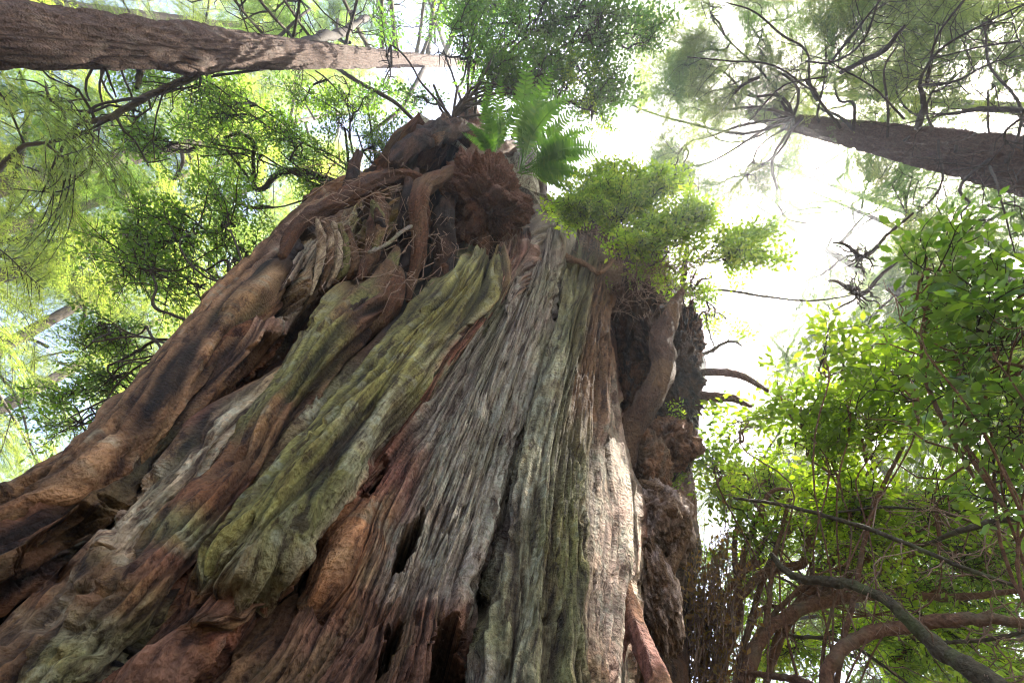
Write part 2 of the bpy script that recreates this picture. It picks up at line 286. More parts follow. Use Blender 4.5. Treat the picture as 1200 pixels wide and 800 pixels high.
# ------------------------------------------------------------------ the giant stump
PAL = dict(a=(.175, .10, .052), b=(.115, .05, .022), c=(.44, .35, .23), d=(.075, .038, .02), k=(.025, .016, .011), m=(.145, .135, .042),  # k: near-black, puts the shade of gaps and cavity floors into the colour
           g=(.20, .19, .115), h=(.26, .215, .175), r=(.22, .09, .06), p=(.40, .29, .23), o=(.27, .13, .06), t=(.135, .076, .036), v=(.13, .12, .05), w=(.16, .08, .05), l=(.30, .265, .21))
LINES = [
 # outline (turned to the back) .. left buttress
 "-170,672,.8,a;0,584,.8,a;100,524,.8,a;215,394,.8,a;300,304,.8,a;375,238,.8,a;415,213,.8,b;450,200,.8,d;468,165,.6,d;500,143,.5,d",
 "-165,684,.1,a;0,596,.1,a;105,534,.1,a;222,402,.1,a;306,314,.1,a;380,247,.1,a;418,222,.1,a;452,208,.1,b;476,172,.1,d;504,147,.1,d",
 "-160,702,-.05,t;0,620,-.05,t;114,548,-.1,a;232,420,-.1,a;312,332,-.12,a;352,282,-.1,p;402,242,-.1,t;452,218,-.05,d;482,180,0,d;506,150,0,d",
 "-155,722,.06,b;0,645,.06,b;122,562,.05,b;236,438,.06,b;300,368,.12,b;334,312,.25,k;352,287,.3,k;408,250,.1,b;456,226,.1,d;486,184,.1,d;508,152,.1,d",
 "-150,742,.0,t;0,672,-.02,b;122,590,.05,d;226,462,.04,t;292,400,.05,a;340,322,-.05,p;368,284,-.1,c;414,256,.0,t;458,232,.0,t;488,190,.1,d;510,152,.1,d",
 "-140,775,.25,d;0,715,.3,d;115,636,.34,d;214,522,.34,b;292,425,.25,b;352,345,.15,t;398,292,.1,c;436,262,.05,m;470,226,.1,b;500,182,.2,d;514,153,.2,d",
 "-110,808,.35,b;20,748,.4,b;128,652,.42,d;224,548,.44,b;312,440,.46,b;378,362,.45,b;424,305,.3,b;452,268,.3,t;482,226,.25,d;506,184,.3,d;518,153,.3,d",
 "-60,832,.3,b;35,742,.2,t;104,668,.15,t;142,622,.15,w;196,562,.15,w;250,500,.2,w;330,448,.3,b;400,374,.5,b;434,316,.5,d;458,276,.5,d;488,222,.4,d;520,154,.3,d",
 "-30,852,-.1,t;50,760,-.12,a;80,728,-.12,c;115,680,-.14,t;150,630,-.14,c;188,588,-.14,c;220,556,-.14,c;244,522,-.12,c;272,496,-.1,c;338,458,.1,t;402,380,.45,b;436,320,.5,d;460,278,.5,d;490,224,.4,d;522,154,.3,d",
 "-14,858,-.02,b;64,768,-.02,b;94,736,.0,b;130,690,.0,b;162,644,.0,b;200,602,.0,t;232,566,.0,t;258,530,.0,t;286,502,.02,t;342,464,.2,d;404,384,.45,d;438,323,.5,d;461,280,.5,d;491,225,.4,d;523,154,.3,d",
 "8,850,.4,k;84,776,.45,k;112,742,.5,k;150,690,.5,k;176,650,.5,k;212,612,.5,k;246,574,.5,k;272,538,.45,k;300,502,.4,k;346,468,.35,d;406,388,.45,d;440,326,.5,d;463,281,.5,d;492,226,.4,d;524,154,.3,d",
 "30,848,.0,t;67,801,.0,t;103,756,.0,b;154,698,.0,t;182,665,.0,t;208,634,.0,b;240,596,.0,b;278,548,.0,b;316,478,.0,m;345,444,.0,m;370,401,.0,m;396,366,.1,m;440,330,.4,d;465,288,.5,d;494,228,.4,d;525,155,.3,d",
 "44,850,-.12,v;80,806,-.12,v;116,762,-.12,g;166,706,-.14,t;196,670,-.14,w;222,640,-.14,v;256,600,-.14,b;290,556,-.14,t;326,488,-.15,t;354,454,-.15,m;382,412,-.15,m;412,376,-.1,t;452,338,.2,d;476,292,.5,d;502,232,.45,k;528,156,.3,d",
 "78,846,-.1,v;100,812,-.1,g;132,770,-.08,g;182,712,-.1,v;212,676,-.1,b;240,642,-.1,g;270,602,-.1,t;304,552,-.1,w;342,502,-.1,b;366,466,-.1,w;396,424,-.0,d;428,388,.2,d;462,348,.6,k;484,300,.9,k;508,240,.8,k;530,157,.3,d",
 "88,848,-.02,d;110,818,.0,d;142,776,.0,v;192,716,.0,d;221,680,.0,b;247,646,.0,v;279,604,.0,g;314,554,.0,b;352,504,.0,t;380,468,.35,d;408,432,.9,k;440,396,1.1,k;468,356,1.2,k;492,312,1.2,k;512,258,1.1,k;534,160,.4,d",
 "98,842,-.04,b;122,812,-.04,v;154,770,-.04,m;204,708,-.04,b;230,677,-.04,b;254,645,-.04,t;287,602,-.04,g;324,552,-.04,t;366,504,-.04,g;400,466,.0,g;436,434,.02,t;468,398,.05,t;498,364,.2,v;518,320,.8,k;526,262,1.0,k;540,162,.4,d",
 "104,842,.06,d;128,808,.06,d;162,764,.06,k;210,704,.06,d;236,672,.06,d;260,640,.06,d;292,598,.06,d;316,570,.06,k;348,530,.06,k;376,498,.06,k;408,464,.08,d;444,430,.1,d;476,394,.1,d;508,358,.3,d;526,318,.9,k;534,262,1.0,k;545,163,.4,d",
 "110,842,.5,k;135,810,.5,k;169,762,.5,k;218,702,.4,k;243,670,.45,k;267,636,.5,k;298,596,.5,k;314,575,.6,k;330,554,.6,k;360,522,.6,k;388,488,.5,k;414,458,.45,k;452,418,.4,k;486,382,.4,k;516,345,.5,k;532,312,.9,k;540,262,1.,k;550,164,.4,d",
 "116,846,.05,m;144,812,.05,b;178,768,.05,b;228,706,-.0,b;252,674,-.02,t;274,641,.0,m;300,602,-.02,m;320,578,-.02,m;344,548,-.02,m;370,520,-.02,m;398,485,-.02,m;422,460,-.02,m;460,420,-.02,m;496,378,-.02,m;526,342,.0,m;548,312,.4,v;560,262,1.,k;565,166,.4,d",
 "126,848,-.02,b;156,814,-.0,d;192,770,-.02,d;240,712,-.03,b;252,688,-.08,t;268,655,-.17,m;294,622,-.22,m;328,580,-.22,m;356,548,-.22,m;382,520,-.22,m;408,488,-.22,m;434,462,-.22,m;472,420,-.2,m;510,378,-.2,m;540,340,-.15,m;562,308,.2,v;572,262,.9,k;575,166,.4,d",
 "136,852,-.05,w;172,814,-.05,w;214,768,-.04,w;262,712,-.05,w;278,690,-.09,w;296,664,-.2,g;324,628,-.24,m;356,586,-.25,m;384,550,-.25,m;410,518,-.25,g;438,482,-.25,m;464,448,-.24,m;500,404,-.22,m;530,368,-.2,m;556,334,-.15,m;575,306,.15,v;583,262,.8,k;585,167,.4,d",
 "148,852,-.05,b;190,808,-.06,w;236,758,-.04,b;284,708,-.02,w;304,684,-.05,w;322,656,-.16,t;350,622,-.2,g;388,572,-.22,g;418,530,-.22,g;446,496,-.22,g;474,458,-.2,m;500,420,-.18,g;534,378,-.16,g;560,346,-.15,m;578,318,-.05,m;590,300,.15,w;594,262,.7,k;595,168,.4,d",
 "165,856,.0,o;208,802,.0,o;254,748,.0,r;300,700,.0,o;326,672,.02,o;340,650,.02,r;372,612,.0,p;408,566,-.05,r;440,522,-.06,p;468,488,-.06,r;494,452,-.06,g;520,414,-.06,r;550,372,-.06,w;574,340,-.06,r;590,314,-.02,w;600,296,.15,w;602,262,.6,d;604,168,.4,d",
 "195,860,.25,k;240,802,.32,k;290,738,.42,k;332,690,.9,k;360,668,1.1,k;390,636,.4,d;424,588,.06,r;452,542,.06,r;478,502,.04,r;504,464,.0,w;530,424,.0,g;560,378,.0,r;584,342,.0,w;598,314,.0,w;608,294,.15,w;610,262,.6,d;612,168,.4,d",
 "236,862,.06,t;296,802,.06,t;342,738,.1,t;370,702,.55,k;388,674,.7,k;402,644,.14,o;434,596,.0,r;464,548,.0,r;488,508,.0,w;516,468,-.03,h;542,426,-.03,h;572,380,-.03,g;594,342,-.03,w;607,314,-.02,w;616,292,.12,w;618,262,.6,d;620,168,.4,d",
 "300,880,.0,b;352,810,.0,w;384,748,-.0,w;400,696,-.08,o;414,658,-.12,o;432,622,-.1,o;460,580,-.1,r;484,540,-.08,w;508,500,-.06,h;532,458,-.06,h;556,420,-.06,h;584,376,-.06,g;604,340,-.06,h;616,314,-.04,w;624,290,.1,h;628,262,.5,d;632,170,.4,d",
 "380,882,-.06,w;424,804,-.08,w;450,744,-.08,w;472,684,-.1,h;496,624,-.14,h;522,560,-.15,l;545,502,-.15,l;568,442,-.14,l;592,388,-.12,h;612,338,-.1,h;628,300,-.02,h;638,262,.4,d;645,175,.4,d",
 "462,884,-.04,b;488,806,-.06,w;512,744,-.1,w;534,684,-.14,h;554,620,-.15,l;572,560,-.15,l;590,500,-.15,l;606,442,-.14,l;622,388,-.12,h;634,342,-.1,g;642,298,-.05,h;650,262,.3,h;658,178,.4,d",
 "502,884,.0,d;512,806,.0,d;526,754,-.03,w;556,672,-.05,h;576,612,-.06,h;592,550,-.08,l;612,470,-.08,l;632,402,-.06,g;641,366,-.06,h;643,320,-.02,g;650,290,.0,h;658,262,.3,h;664,180,.4,d",
 "528,884,.9,k;541,806,.8,k;550,754,.55,k;573,668,.4,k;590,610,.32,k;604,548,.28,k;623,470,.26,k;643,402,.24,d;651,366,.25,k;652,318,.4,k;658,290,.3,d;664,262,.4,d;670,182,.4,d",
 "562,884,-.1,w;566,806,-.1,h;572,754,-.1,v;586,672,-.12,g;601,612,-.12,h;613,552,-.12,g;632,474,-.12,g;653,404,-.12,g;662,366,-.1,v;662,330,.1,v;666,290,.3,d;672,262,.4,d;678,184,.4,d",
 "600,884,-.26,h;606,806,-.26,g;614,724,-.28,g;622,642,-.3,v;634,560,-.3,g;647,482,-.3,g;664,404,-.28,v;676,352,-.25,v;682,322,-.1,v;686,290,.2,d;688,262,.4,d;690,186,.4,d",
 "640,884,-.3,t;646,806,-.3,v;652,724,-.3,v;658,642,-.3,m;664,560,-.3,v;670,482,-.3,t;680,404,-.3,t;688,352,-.26,t;694,322,-.12,t;696,290,.2,d;698,262,.4,d;700,188,.4,d",
 "678,884,-.26,p;682,806,-.26,a;688,724,-.26,p;694,642,-.26,p;694,560,-.26,p;692,482,-.26,a;694,404,-.26,t;698,356,-.24,t;702,326,-.1,t;706,292,.2,d;708,262,.4,d;710,190,.4,d",
 "704,884,-.12,p;710,802,-.12,p;714,752,-.12,p;724,692,-.12,p;730,642,-.12,p;730,602,-.12,p;722,542,-.12,p;712,482,-.14,p;704,422,-.14,a;702,372,-.14,t;707,334,-.02,t;712,296,.2,d;718,262,.4,d;720,192,.4,d",
 "712,884,.2,w;718,802,.2,w;722,752,.2,r;732,692,.2,w;738,642,.2,r;738,602,.2,w;730,542,.2,p;720,482,.2,w;712,422,.2,w;707,372,.2,d;714,336,.3,d;720,300,.4,d;728,266,.4,d;730,194,.4,d",
 "740,884,.9,t;744,802,.9,a;746,742,.9,t;750,692,.9,t;752,642,.9,t;752,592,.9,w;746,542,1.1,b;738,482,1.3,k;730,422,1.5,k;722,372,1.5,k;726,338,1.2,d;730,302,.8,d;738,270,.6,d;740,196,.4,d",
 "768,884,.9,t;772,802,.9,a;774,742,.9,t;776,692,.9,a;778,642,.9,a;776,592,.9,o;774,542,.9,o;766,482,1.1,d;758,422,1.4,k;748,372,1.4,k;748,340,1.1,d;750,306,.8,d;752,275,.6,d;752,200,.4,d",
 "786,884,1.3,b;788,802,1.3,b;790,742,1.3,b;793,692,1.2,t;797,642,1.2,t;796,600,1.2,o;795,550,1.2,b;803,482,1.2,d;803,420,1.2,k;790,368,1.2,k;780,342,1.1,d;770,312,.9,d;766,280,.7,d;762,204,.4,d",
 "793,884,2.,b;795,802,2.,b;797,742,2.,b;800,692,2.,t;805,642,2.,t;803,600,2.,o;802,550,2.,b;814,482,2.,d;814,420,2.,k;800,366,2.,k;792,345,2.,d;780,318,1.8,d;774,286,1.5,d;768,210,1.,d",
]
def d_circ(az, el):
    D, Rr, a0 = 3.7, 2.3, math.radians(-12)
    lim = math.asin(Rr/D)*.985
    dl = np.clip(az-a0, -lim, lim)
    d = D*np.cos(dl)-np.sqrt(np.maximum(Rr**2-(D*np.sin(dl))**2, 0))
    return d*(1+.30*np.clip((np.degrees(el)-22)/47, 0, 1))
def gpit(X, Y, cx, cy, rx, ry, ang):
    a = math.radians(ang); dx, dy = X-cx, Y-cy
    u = (dx*math.cos(a)+dy*math.sin(a))/rx; v = (-dx*math.sin(a)+dy*math.cos(a))/ry
    return np.sqrt(u*u+v*v)
PITS = [ # px,py, half length, half width, angle of the long axis, depth
 (474, 652, 36, 8, -62, .3), (505, 775, 34, 12, -78, .4), (452, 770, 30, 7, -62, .2),
 (330, 352, 30, 5, -50, .45), (344, 300, 30, 5, -60, .45), (515, 270, 26, 30, -60, .5), (470, 280, 16, 30, -70, .4), (590, 290, 26, 16, -40, .5),
 (455, 575, 26, 4, -60, .14), 
 (400, 235, 40, 6, -8, .25), (440, 250, 30, 9, -60, .3), (410, 300, 16, 6, -60, .2), (208, 470, 34, 3, -46, .2), (150, 540, 50, 3, -42, .18), (60, 640, 60, 4, -36, .2), (285, 420, 40, 3, -52, .16), (240, 500, 40, 3, -48, .16), (90, 690, 50, 3, -42, .18), (20, 700, 60, 4, -36, .18)]
NC, NR = 860, 800
def build_stump():
    rows = []
    for li, s in enumerate(LINES):
        pts = []; qs = s.split(';'); qs = qs[:-1] if li >= 26 else qs
        for q in qs:
            a = q.split(','); pts.append([float(a[0]), float(a[1]), float(a[2]), *(np.array(PAL[a[3]])*np.array([.92, .90, .86]))])
        pts = np.array(pts)
        L = np.concatenate([[0], np.cumsum(np.hypot(*np.diff(pts[:, :2], axis=0).T))])
        rows.append(pchip(L/L[-1], pts, np.linspace(0, 1, NR)))
    G = np.array(rows)                                     # lines x NR x 6
    ft = np.gradient((G[1:, :, :2]+G[:-1, :, :2])/2, axis=1); ft /= np.linalg.norm(ft, axis=-1, keepdims=True)+1e-9
    dg = G[1:, :, :2]-G[:-1, :, :2]; sp = np.abs(dg[..., 0]*ft[..., 1]-dg[..., 1]*ft[..., 0])[:, 90:520].mean(1)
    u = np.concatenate([[0], np.cumsum(np.maximum(sp, 4))]); print('across', u[-1])
    D = pchip(u, G, np.linspace(0, u[-1], NC))             # NC x NR x 6
    D = D.transpose(1, 0, 2).copy()
    X, Y, rel = D[..., 0], D[..., 1], D[..., 2]
    iu = np.linspace(0, 1, NC)[None, :]*np.ones((NR, 1)); iv = np.linspace(0, 1, NR)[:, None]*np.ones((1, NC))
    # colour looked up at a wandering place, so that the patches have ragged edges
    wu = fbm(iu*60, iv*7, 1, 4, .6)*11+noise(iu*300, iv*30, 3)*3; wv = fbm(iu*40, iv*8, 5, 3)*20
    cu = np.clip((np.arange(NC)[None, :]+wu), 0, NC-1).astype(int); cv = np.clip(np.arange(NR)[:, None]+wv, 0, NR-1).astype(int)
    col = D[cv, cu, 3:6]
    rel[...] = np.where(rel > .08, .08+(rel-.08)*(1.4+.8*smooth(.62, .5, iu)), rel-.0*iu); pitd = np.zeros_like(rel); rel0 = rel.copy()
    for (cx, cy, rx, ry, an, dp) in PITS:
        q = gpit(X, Y, cx, cy, rx, ry, an)+.45*fbm(X*.09, Y*.09, cx*.37, 3)
        wgt = smooth(1.15, .75, q); dp *= .6 if cx < 300 else 1; pitd = np.maximum(pitd, dp*wgt*1.2)
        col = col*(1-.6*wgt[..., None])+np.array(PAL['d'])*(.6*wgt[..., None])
    r = rays(X, Y); hh = np.hypot(r[..., 0], r[..., 1]); az = np.arctan2(r[..., 0], r[..., 1]); el = np.arcsin(r[..., 2])
    d = d_circ(az, el)+rel
    cap = 8.2/np.tan(np.clip(el, .05, 1.56))+rel*.6
    d = np.where(el > math.radians(60), np.minimum(d, cap), d)
    P = CAM+r*(d/hh)[..., None]
    # normals and relief
    def normals(P):
        du = np.gradient(P, axis=1); dv = np.gradient(P, axis=0); n = np.cross(du, dv); n /= np.linalg.norm(n, axis=-1, keepdims=True)+1e-9
        return n
    n = normals(P)
    if ((n*(P-CAM)).sum(-1)).mean() > 0: n = -n
    # smooth copy of the normals for displacement
    for _ in range(10):
        n[1:-1, 1:-1] = (n[1:-1, 1:-1]+n[:-2, 1:-1]+n[2:, 1:-1]+n[1:-1, :-2]+n[1:-1, 2:])/5
    n /= np.linalg.norm(n, axis=-1, keepdims=True)
    s = np.cumsum(np.concatenate([np.zeros((NR, 1)), np.linalg.norm(np.diff(P, axis=1), axis=-1)], 1), 1)
    s0 = iu*8.0                                 # smooth across coordinate, about metres
    l = np.cumsum(np.concatenate([np.zeros((1, NC)), np.linalg.norm(np.diff(P, axis=0), axis=-1)], 0), 0)
    l0 = l.mean(1)[:, None]*np.ones((1, NC))*.18+iv*3.2
    ws = s0+.09*fbm(s0*.9, l0*.4, 2, 2); wl = l0+.15*noise(s0*1.2, l0*.8, 9)
    smoothness = smooth(.11, .2, col[..., 1])               # pale and lichened faces are calmer
    big = .05*ridged(ws*2, wl*.2, 4)
    mid = .045*ridged(ws*5, wl*.35, 11)+.025*noise(ws*9, wl*.8, 8)
    fin = .024*ridged(ws*13, wl*.8, 5)+.017*ridged(ws*25, wl*1.6, 6)+.010*noise(ws*46, wl*4, 3)
    plate = fbm(ws*5+3, wl*.55, 21, 4, .55); plate = .024*(smooth(-.03, .03, plate)+smooth(.28, .33, plate)+smooth(-.38, -.33, plate))
    crk = noise(ws*6, wl*.8, 31); crack = -.05*smooth(.09, .0, np.abs(crk))*smooth(.0, .25, noise(ws*3, wl*2, 41))
    knots = -.04*smooth(.45, .6, noise(ws*9, wl*4, 55))
    k = (1-.45*smoothness)*(1-.25*smooth(.5, .3, iu))
    pm = np.clip(m_dist(P)/4, .55, 1.7)
    brown = smooth(.6, .3, iu)*smooth(.22, .12, col[..., 1])
    k = k*(1-.6*smooth(.2, .45, rel0))
    disp = (big*k+mid*k+fin*(1.-.5*smoothness+1.1*brown)+.006*smoothness*fbm(P[..., 0]*30, P[..., 1]*30, P[..., 2]*20, 3)+.009*fbm(P[..., 0]*22, P[..., 1]*22, P[..., 2]*16, 3)*(1-.7*brown)*smooth(-.1, .35, noise(ws*4, wl*2, 19))+plate*.9+crack+knots)*pm
    fade = smooth(0, .012, iu)*.85+.15
    hz = r.copy(); hz[..., 2] = 0; hz /= np.linalg.norm(hz, axis=-1, keepdims=True)
    P2 = P+n*(disp*fade)[..., None]+hz*(pitd*(1+.35*noise(ws*14, wl*3, 71)))[..., None]
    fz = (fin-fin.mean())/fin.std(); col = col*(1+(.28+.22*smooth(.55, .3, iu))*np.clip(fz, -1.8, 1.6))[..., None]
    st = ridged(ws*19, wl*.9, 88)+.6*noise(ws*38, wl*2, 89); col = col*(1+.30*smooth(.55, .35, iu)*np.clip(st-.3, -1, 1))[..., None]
    col = col*(1-.45*smooth(.25, .6, rel0))[..., None]*1.0  # recess shade painted into the bark: deeper parts get a darker colour
    # low parts of the relief are tinted toward dark brown
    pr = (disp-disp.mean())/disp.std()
    sunken = smooth(-.6, -1.6, pr); col = col*(1-.55*sunken[..., None])+np.array([.07, .036, .024])*(.55*sunken[..., None])
    speck = fbm(P[..., 0]*15, P[..., 1]*15, P[..., 2]*11, 3, .6)
    lich = smooth(.15, .5, speck)*smooth(.11, .16, col[..., 1]); col = col*(1-.45*lich[..., None])+np.array([.22, .235, .175])*(.45*lich[..., None])
    dk = smooth(.2, .55, fbm(ws*10, wl*3, 97, 3, .6)); col = col*(1-.5*dk[..., None])+col*np.array([.55, .42, .35])*(.5*dk[..., None])
    gm = smooth(.05, .5, fbm(ws*3, wl*1.2, 61, 3, .6)); col = col*(1-.25*gm[..., None])+np.array([.11, .115, .04])*(.25*gm[..., None])
    lam = np.clip((col.min(-1)-.07)/.16, 0, 1)*smooth(-.5, .4, fbm(ws*5, wl*2.5, 123, 3))
    grain_y = lam
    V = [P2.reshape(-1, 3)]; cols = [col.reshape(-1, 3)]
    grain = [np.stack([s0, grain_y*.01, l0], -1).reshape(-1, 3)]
    idx = np.arange(NR*NC).reshape(NR, NC)
    Q = [np.stack([idx[:-1, :-1], idx[:-1, 1:], idx[1:, 1:], idx[1:, :-1]], -1).reshape(-1, 4)]
    nv = NR*NC
    # back: coarse half ellipse behind, every 6th row
    st = 6; rr = np.arange(0, NR, st); rr = np.append(rr, NR-1) if rr[-1] != NR-1 else rr
    PL, PR = P2[rr, 0], P2[rr, -1]; nb = 26; th = np.linspace(0, np.pi, nb)[None, :, None]
    mid_ = (PL+PR)/2; ax = (PL-PR)/2
    back = np.array([-.1, 1, 0.]); dep = (1.4+.5*np.sin(np.linspace(0, 2, len(rr))))[:, None, None]
    B = mid_[:, None]+ax[:, None]*np.cos(th)+back*dep*np.sin(th)
    B = B+back*.15*noise(th[..., 0]*5+0*B[..., 0], B[..., 2]*.5, 3)[..., None]
    V.append(B.reshape(-1, 3)); cols.append(np.tile(PAL['b'], (B.size//3, 1))); grain.append(np.stack([th[..., 0]*2+0*B[..., 0], 0*B[..., 0], B[..., 2]], -1).reshape(-1, 3))
    bi = nv+np.arange(len(rr)*nb).reshape(len(rr), nb); Q.append(np.stack([bi[:-1, :-1], bi[:-1, 1:], bi[1:, 1:], bi[1:, :-1]], -1).reshape(-1, 4)); nv += B.size//3
    # foot: down to the ground
    ring = np.concatenate([P2[0, ::4], B[0, ::-1]]); rc = np.concatenate([col[0, ::4], np.tile(PAL['b'], (nb, 1))])
    c0 = ring.mean(0); steps = 10
    FV = []
    for q in np.linspace(0, 1, steps):
        p = ring.copy(); p[:, 2] = ring[:, 2]*(1-q)-.15*q; o = ring[:, :2]-c0[:2]
        p[:, :2] = ring[:, :2]+o*(.10*q*q); FV.append(p)
    FV = np.array(FV); V.append(FV.reshape(-1, 3)); cols.append(np.tile(rc, (steps, 1))); grain.append(np.stack([np.tile(np.arange(len(ring))*.02, steps), 0*FV[..., 0].ravel(), FV[..., 2].ravel()], -1))
    fi = nv+np.arange(steps*len(ring)).reshape(steps, -1); nx = np.roll(fi, -1, 1)
    Q.append(np.stack([fi[:-1], nx[:-1], nx[1:], fi[1:]], -1).reshape(-1, 4)); nv += FV.size//3
    # top: broken rim closing over the rotten heart
    ring = np.concatenate([P2[-1, ::4], B[-1, ::-1]]); c0 = ring.mean(0); steps = 14; TV = []
    for q in np.linspace(0, 1, steps):
        p = ring*(1-q)+c0*q; p[:, 2] += -.6*math.sin(math.pi*q*.5)+.25*noise(p[:, 0]*1.5, p[:, 1]*1.5, q*3)*(1 if 0 < q < 1 else 0); TV.append(p)
    TV = np.array(TV); V.append(TV.reshape(-1, 3)); cols.append(np.tile(PAL['d'], (TV.size//3, 1))); grain.append(TV.reshape(-1, 3))
    fi = nv+np.arange(steps*len(ring)).reshape(steps, -1); nx = np.roll(fi, -1, 1)
    Q.append(np.stack([fi[:-1], fi[1:], nx[1:], nx[:-1]], -1).reshape(-1, 4))
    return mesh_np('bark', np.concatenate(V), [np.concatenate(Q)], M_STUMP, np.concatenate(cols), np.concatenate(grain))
def m_dist(P): return np.linalg.norm(P-CAM, axis=-1)
stump = thing('cedar_stump', 'gigantic rotting conifer stump with furrowed mossy buttresses, filling the middle of the view', 'tree stump', (-1, 3.6, 0))
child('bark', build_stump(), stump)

def tube_px(pts, k=26, n=90, knob=.22, seed=0, horiz=True):
    P = np.array([PH(x, y, d) if horiz else PD(x, y, d) for x, y, d, r in pts])
    R = np.array([r*m_per_px(p) for (x, y, d, r), p in zip(pts, P)])
    Q = catmull(np.column_stack([P, R]), n)
    return Q[:, :3], np.maximum(Q[:, 3], .002), k, knob, seed
def root(name, pts, col, parent=stump, label=None, mat=None, **kw):
    P, R, k, knob, seed = tube_px(pts, **kw)
    e0, e1 = P[0]-P[1], P[-1]-P[-2]; e0 /= np.linalg.norm(e0); e1 /= np.linalg.norm(e1)
    P = np.concatenate([[P[0]+e0*R[0]*.9, P[0]+e0*R[0]*.5], P, [P[-1]+e1*R[-1]*.5, P[-1]+e1*R[-1]*.9]]); R = np.concatenate([[.001, R[0]*.75], R, [R[-1]*.75, .001]])
    V, Q = tube_geo(P, R, k, knob, seed)
    nn = fbm(V[:, 0]*4, V[:, 1]*4, V[:, 2]*2, 3)[:, None]
    c0 = np.array(PAL[col[0]]); c1 = np.array(PAL[col[1]])
    t = smooth(-.3, .3, nn); cc = c0*(1-t)+c1*t
    L = np.repeat(np.arange(len(P)), k)/len(P)
    me = mesh_np(name, V, [Q], mat or M_ROOT, cc, None)
    o = child(name, me, parent)
    if label: o['label'] = label
    return o
def blob(name, c, rad, axes, col, nu=150, nv=100, amp=.2, fr=1.2, swirl=0, seed=0, parent=stump, label=None, rough=.05, hook=None):
    th = np.linspace(0, 2*np.pi, nu, endpoint=False)[None, :]; ph = np.linspace(.02, np.pi-.02, nv)[:, None]
    U = np.stack([np.sin(ph)*np.cos(th), np.sin(ph)*np.sin(th), np.cos(ph)+0*th], -1)
    q = U*fr+seed
    dsp = amp*fbm(q[..., 0], q[..., 1], q[..., 2], 4, .55)
    if swirl:
        w1 = fbm(q[..., 0]*.9, q[..., 1]*.9, q[..., 2]*.9, 2)
        dsp = dsp+swirl*np.sin(w1*26+U[..., 2]*5)*.5
    dsp = dsp+rough*fbm(q[..., 0]*7, q[..., 1]*7, q[..., 2]*5, 4, .65)
    Vv = U*np.array(rad)*(1+dsp)[..., None]
    A = np.array(axes)
    Vv = Vv@A+np.array(c)
    t = smooth(-.25, .25, fbm(q[..., 0]*2, q[..., 1]*2, q[..., 2]*2, 3))[..., None]
    cc = np.array(PAL[col[0]])*(1-t)+np.array(PAL[col[1]])*t
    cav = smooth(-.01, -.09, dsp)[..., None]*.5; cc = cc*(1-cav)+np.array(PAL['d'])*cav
    idx = np.arange(nu*nv).reshape(nv, nu); nx = np.roll(idx, -1, 1)
    Q = np.stack([idx[:-1], nx[:-1], nx[1:], idx[1:]], -1).reshape(-1, 4)
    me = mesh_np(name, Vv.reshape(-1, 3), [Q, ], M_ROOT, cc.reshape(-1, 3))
    o = child(name, me, parent)
    if label: o['label'] = label
    return Vv
VERT = [[1, 0, 0], [0, 1, 0], [0, 0, 1]]
# right-hand burls and the hanging root in the cavity
def bpx(name, px, py, d, rx, ry, rd, ang, col, **kw):
    """ellipsoid facing the camera: rx, ry in photograph pixels at that distance, rd in metres"""
    c = PH(px, py, d); s = m_per_px(c); a = math.radians(ang)
    right, up, fwd = M[:, 0], M[:, 1], ray(px, py)
    ax1 = right*math.cos(a)+up*math.sin(a); ax1 -= fwd*(ax1@fwd); ax1 /= np.linalg.norm(ax1); ax2 = np.cross(fwd, ax1)
    return blob(name, c, (rx*s, rd, ry*s), [ax1, fwd, ax2], col, **kw)
bpx('burl', 774, 612, 2.7, 36, 46, .4, 10, 'ap', swirl=.06, amp=.25, seed=3, label='smooth swirling tan burl low on the right side')
bpx('burl', 767, 690, 2.68, 26, 60, .35, 8, 'pa', swirl=.05, amp=.2, seed=9)
bpx('burl', 757, 548, 2.75, 26, 40, .35, -12, 'ao', swirl=.07, amp=.25, seed=12)
bpx('burl', 785, 520, 2.95, 32, 30, .4, 30, 'ob', swirl=.06, amp=.3, seed=15, label='orange brown hollowed burl under the dark overhang')
bpx('burl', 784, 440, 3.0, 33, 62, .5, 12, 'kd', amp=.3, fr=2, rough=.16, seed=21, label='dark knobbly burl bulging from the upper right rim')
bpx('burl', 742, 400, 3.1, 34, 60, .4, 5, 'kd', amp=.3, fr=2, rough=.2, seed=44)
bpx('burl', 738, 470, 3.0, 26, 40, .35, 5, 'kb', amp=.3, fr=2, rough=.16, seed=48)
bpx('burl', 800, 405, 3.05, 18, 45, .4, 0, 'kb', amp=.4, fr=2.5, rough=.2, seed=25)
root('root', [(799, 340, 2.55, 3), (790, 360, 2.42, 8), (775, 400, 2.35, 13), (777, 435, 2.3, 12), (762, 465, 2.3, 13), (742, 495, 2.3, 14), (733, 530, 2.4, 13), (728, 560, 2.5, 9)], 'dt', knob=.28, label='thick sinuous brown root hanging in the right cavity')
root('root', [(752, 568, 2.5, 7), (775, 575, 2.5, 6), (795, 590, 2.55, 7), (802, 620, 2.6, 8), (792, 650, 2.6, 7), (775, 680, 2.6, 9)], 'at', knob=.2)
root('root', [(716, 640, 1.95, 6), (730, 680, 1.8, 8), (740, 715, 1.7, 10), (752, 750, 1.62, 12), (772, 800, 1.52, 15), (800, 870, 1.4, 17)], 'or', knob=.16, label='smooth bare reddish root at the foot of the right pillar')
root('root', [(745, 735, 1.66, 9), (730, 748, 1.66, 8), (724, 770, 1.64, 8), (716, 840, 1.6, 9)], 'wr', knob=.15)
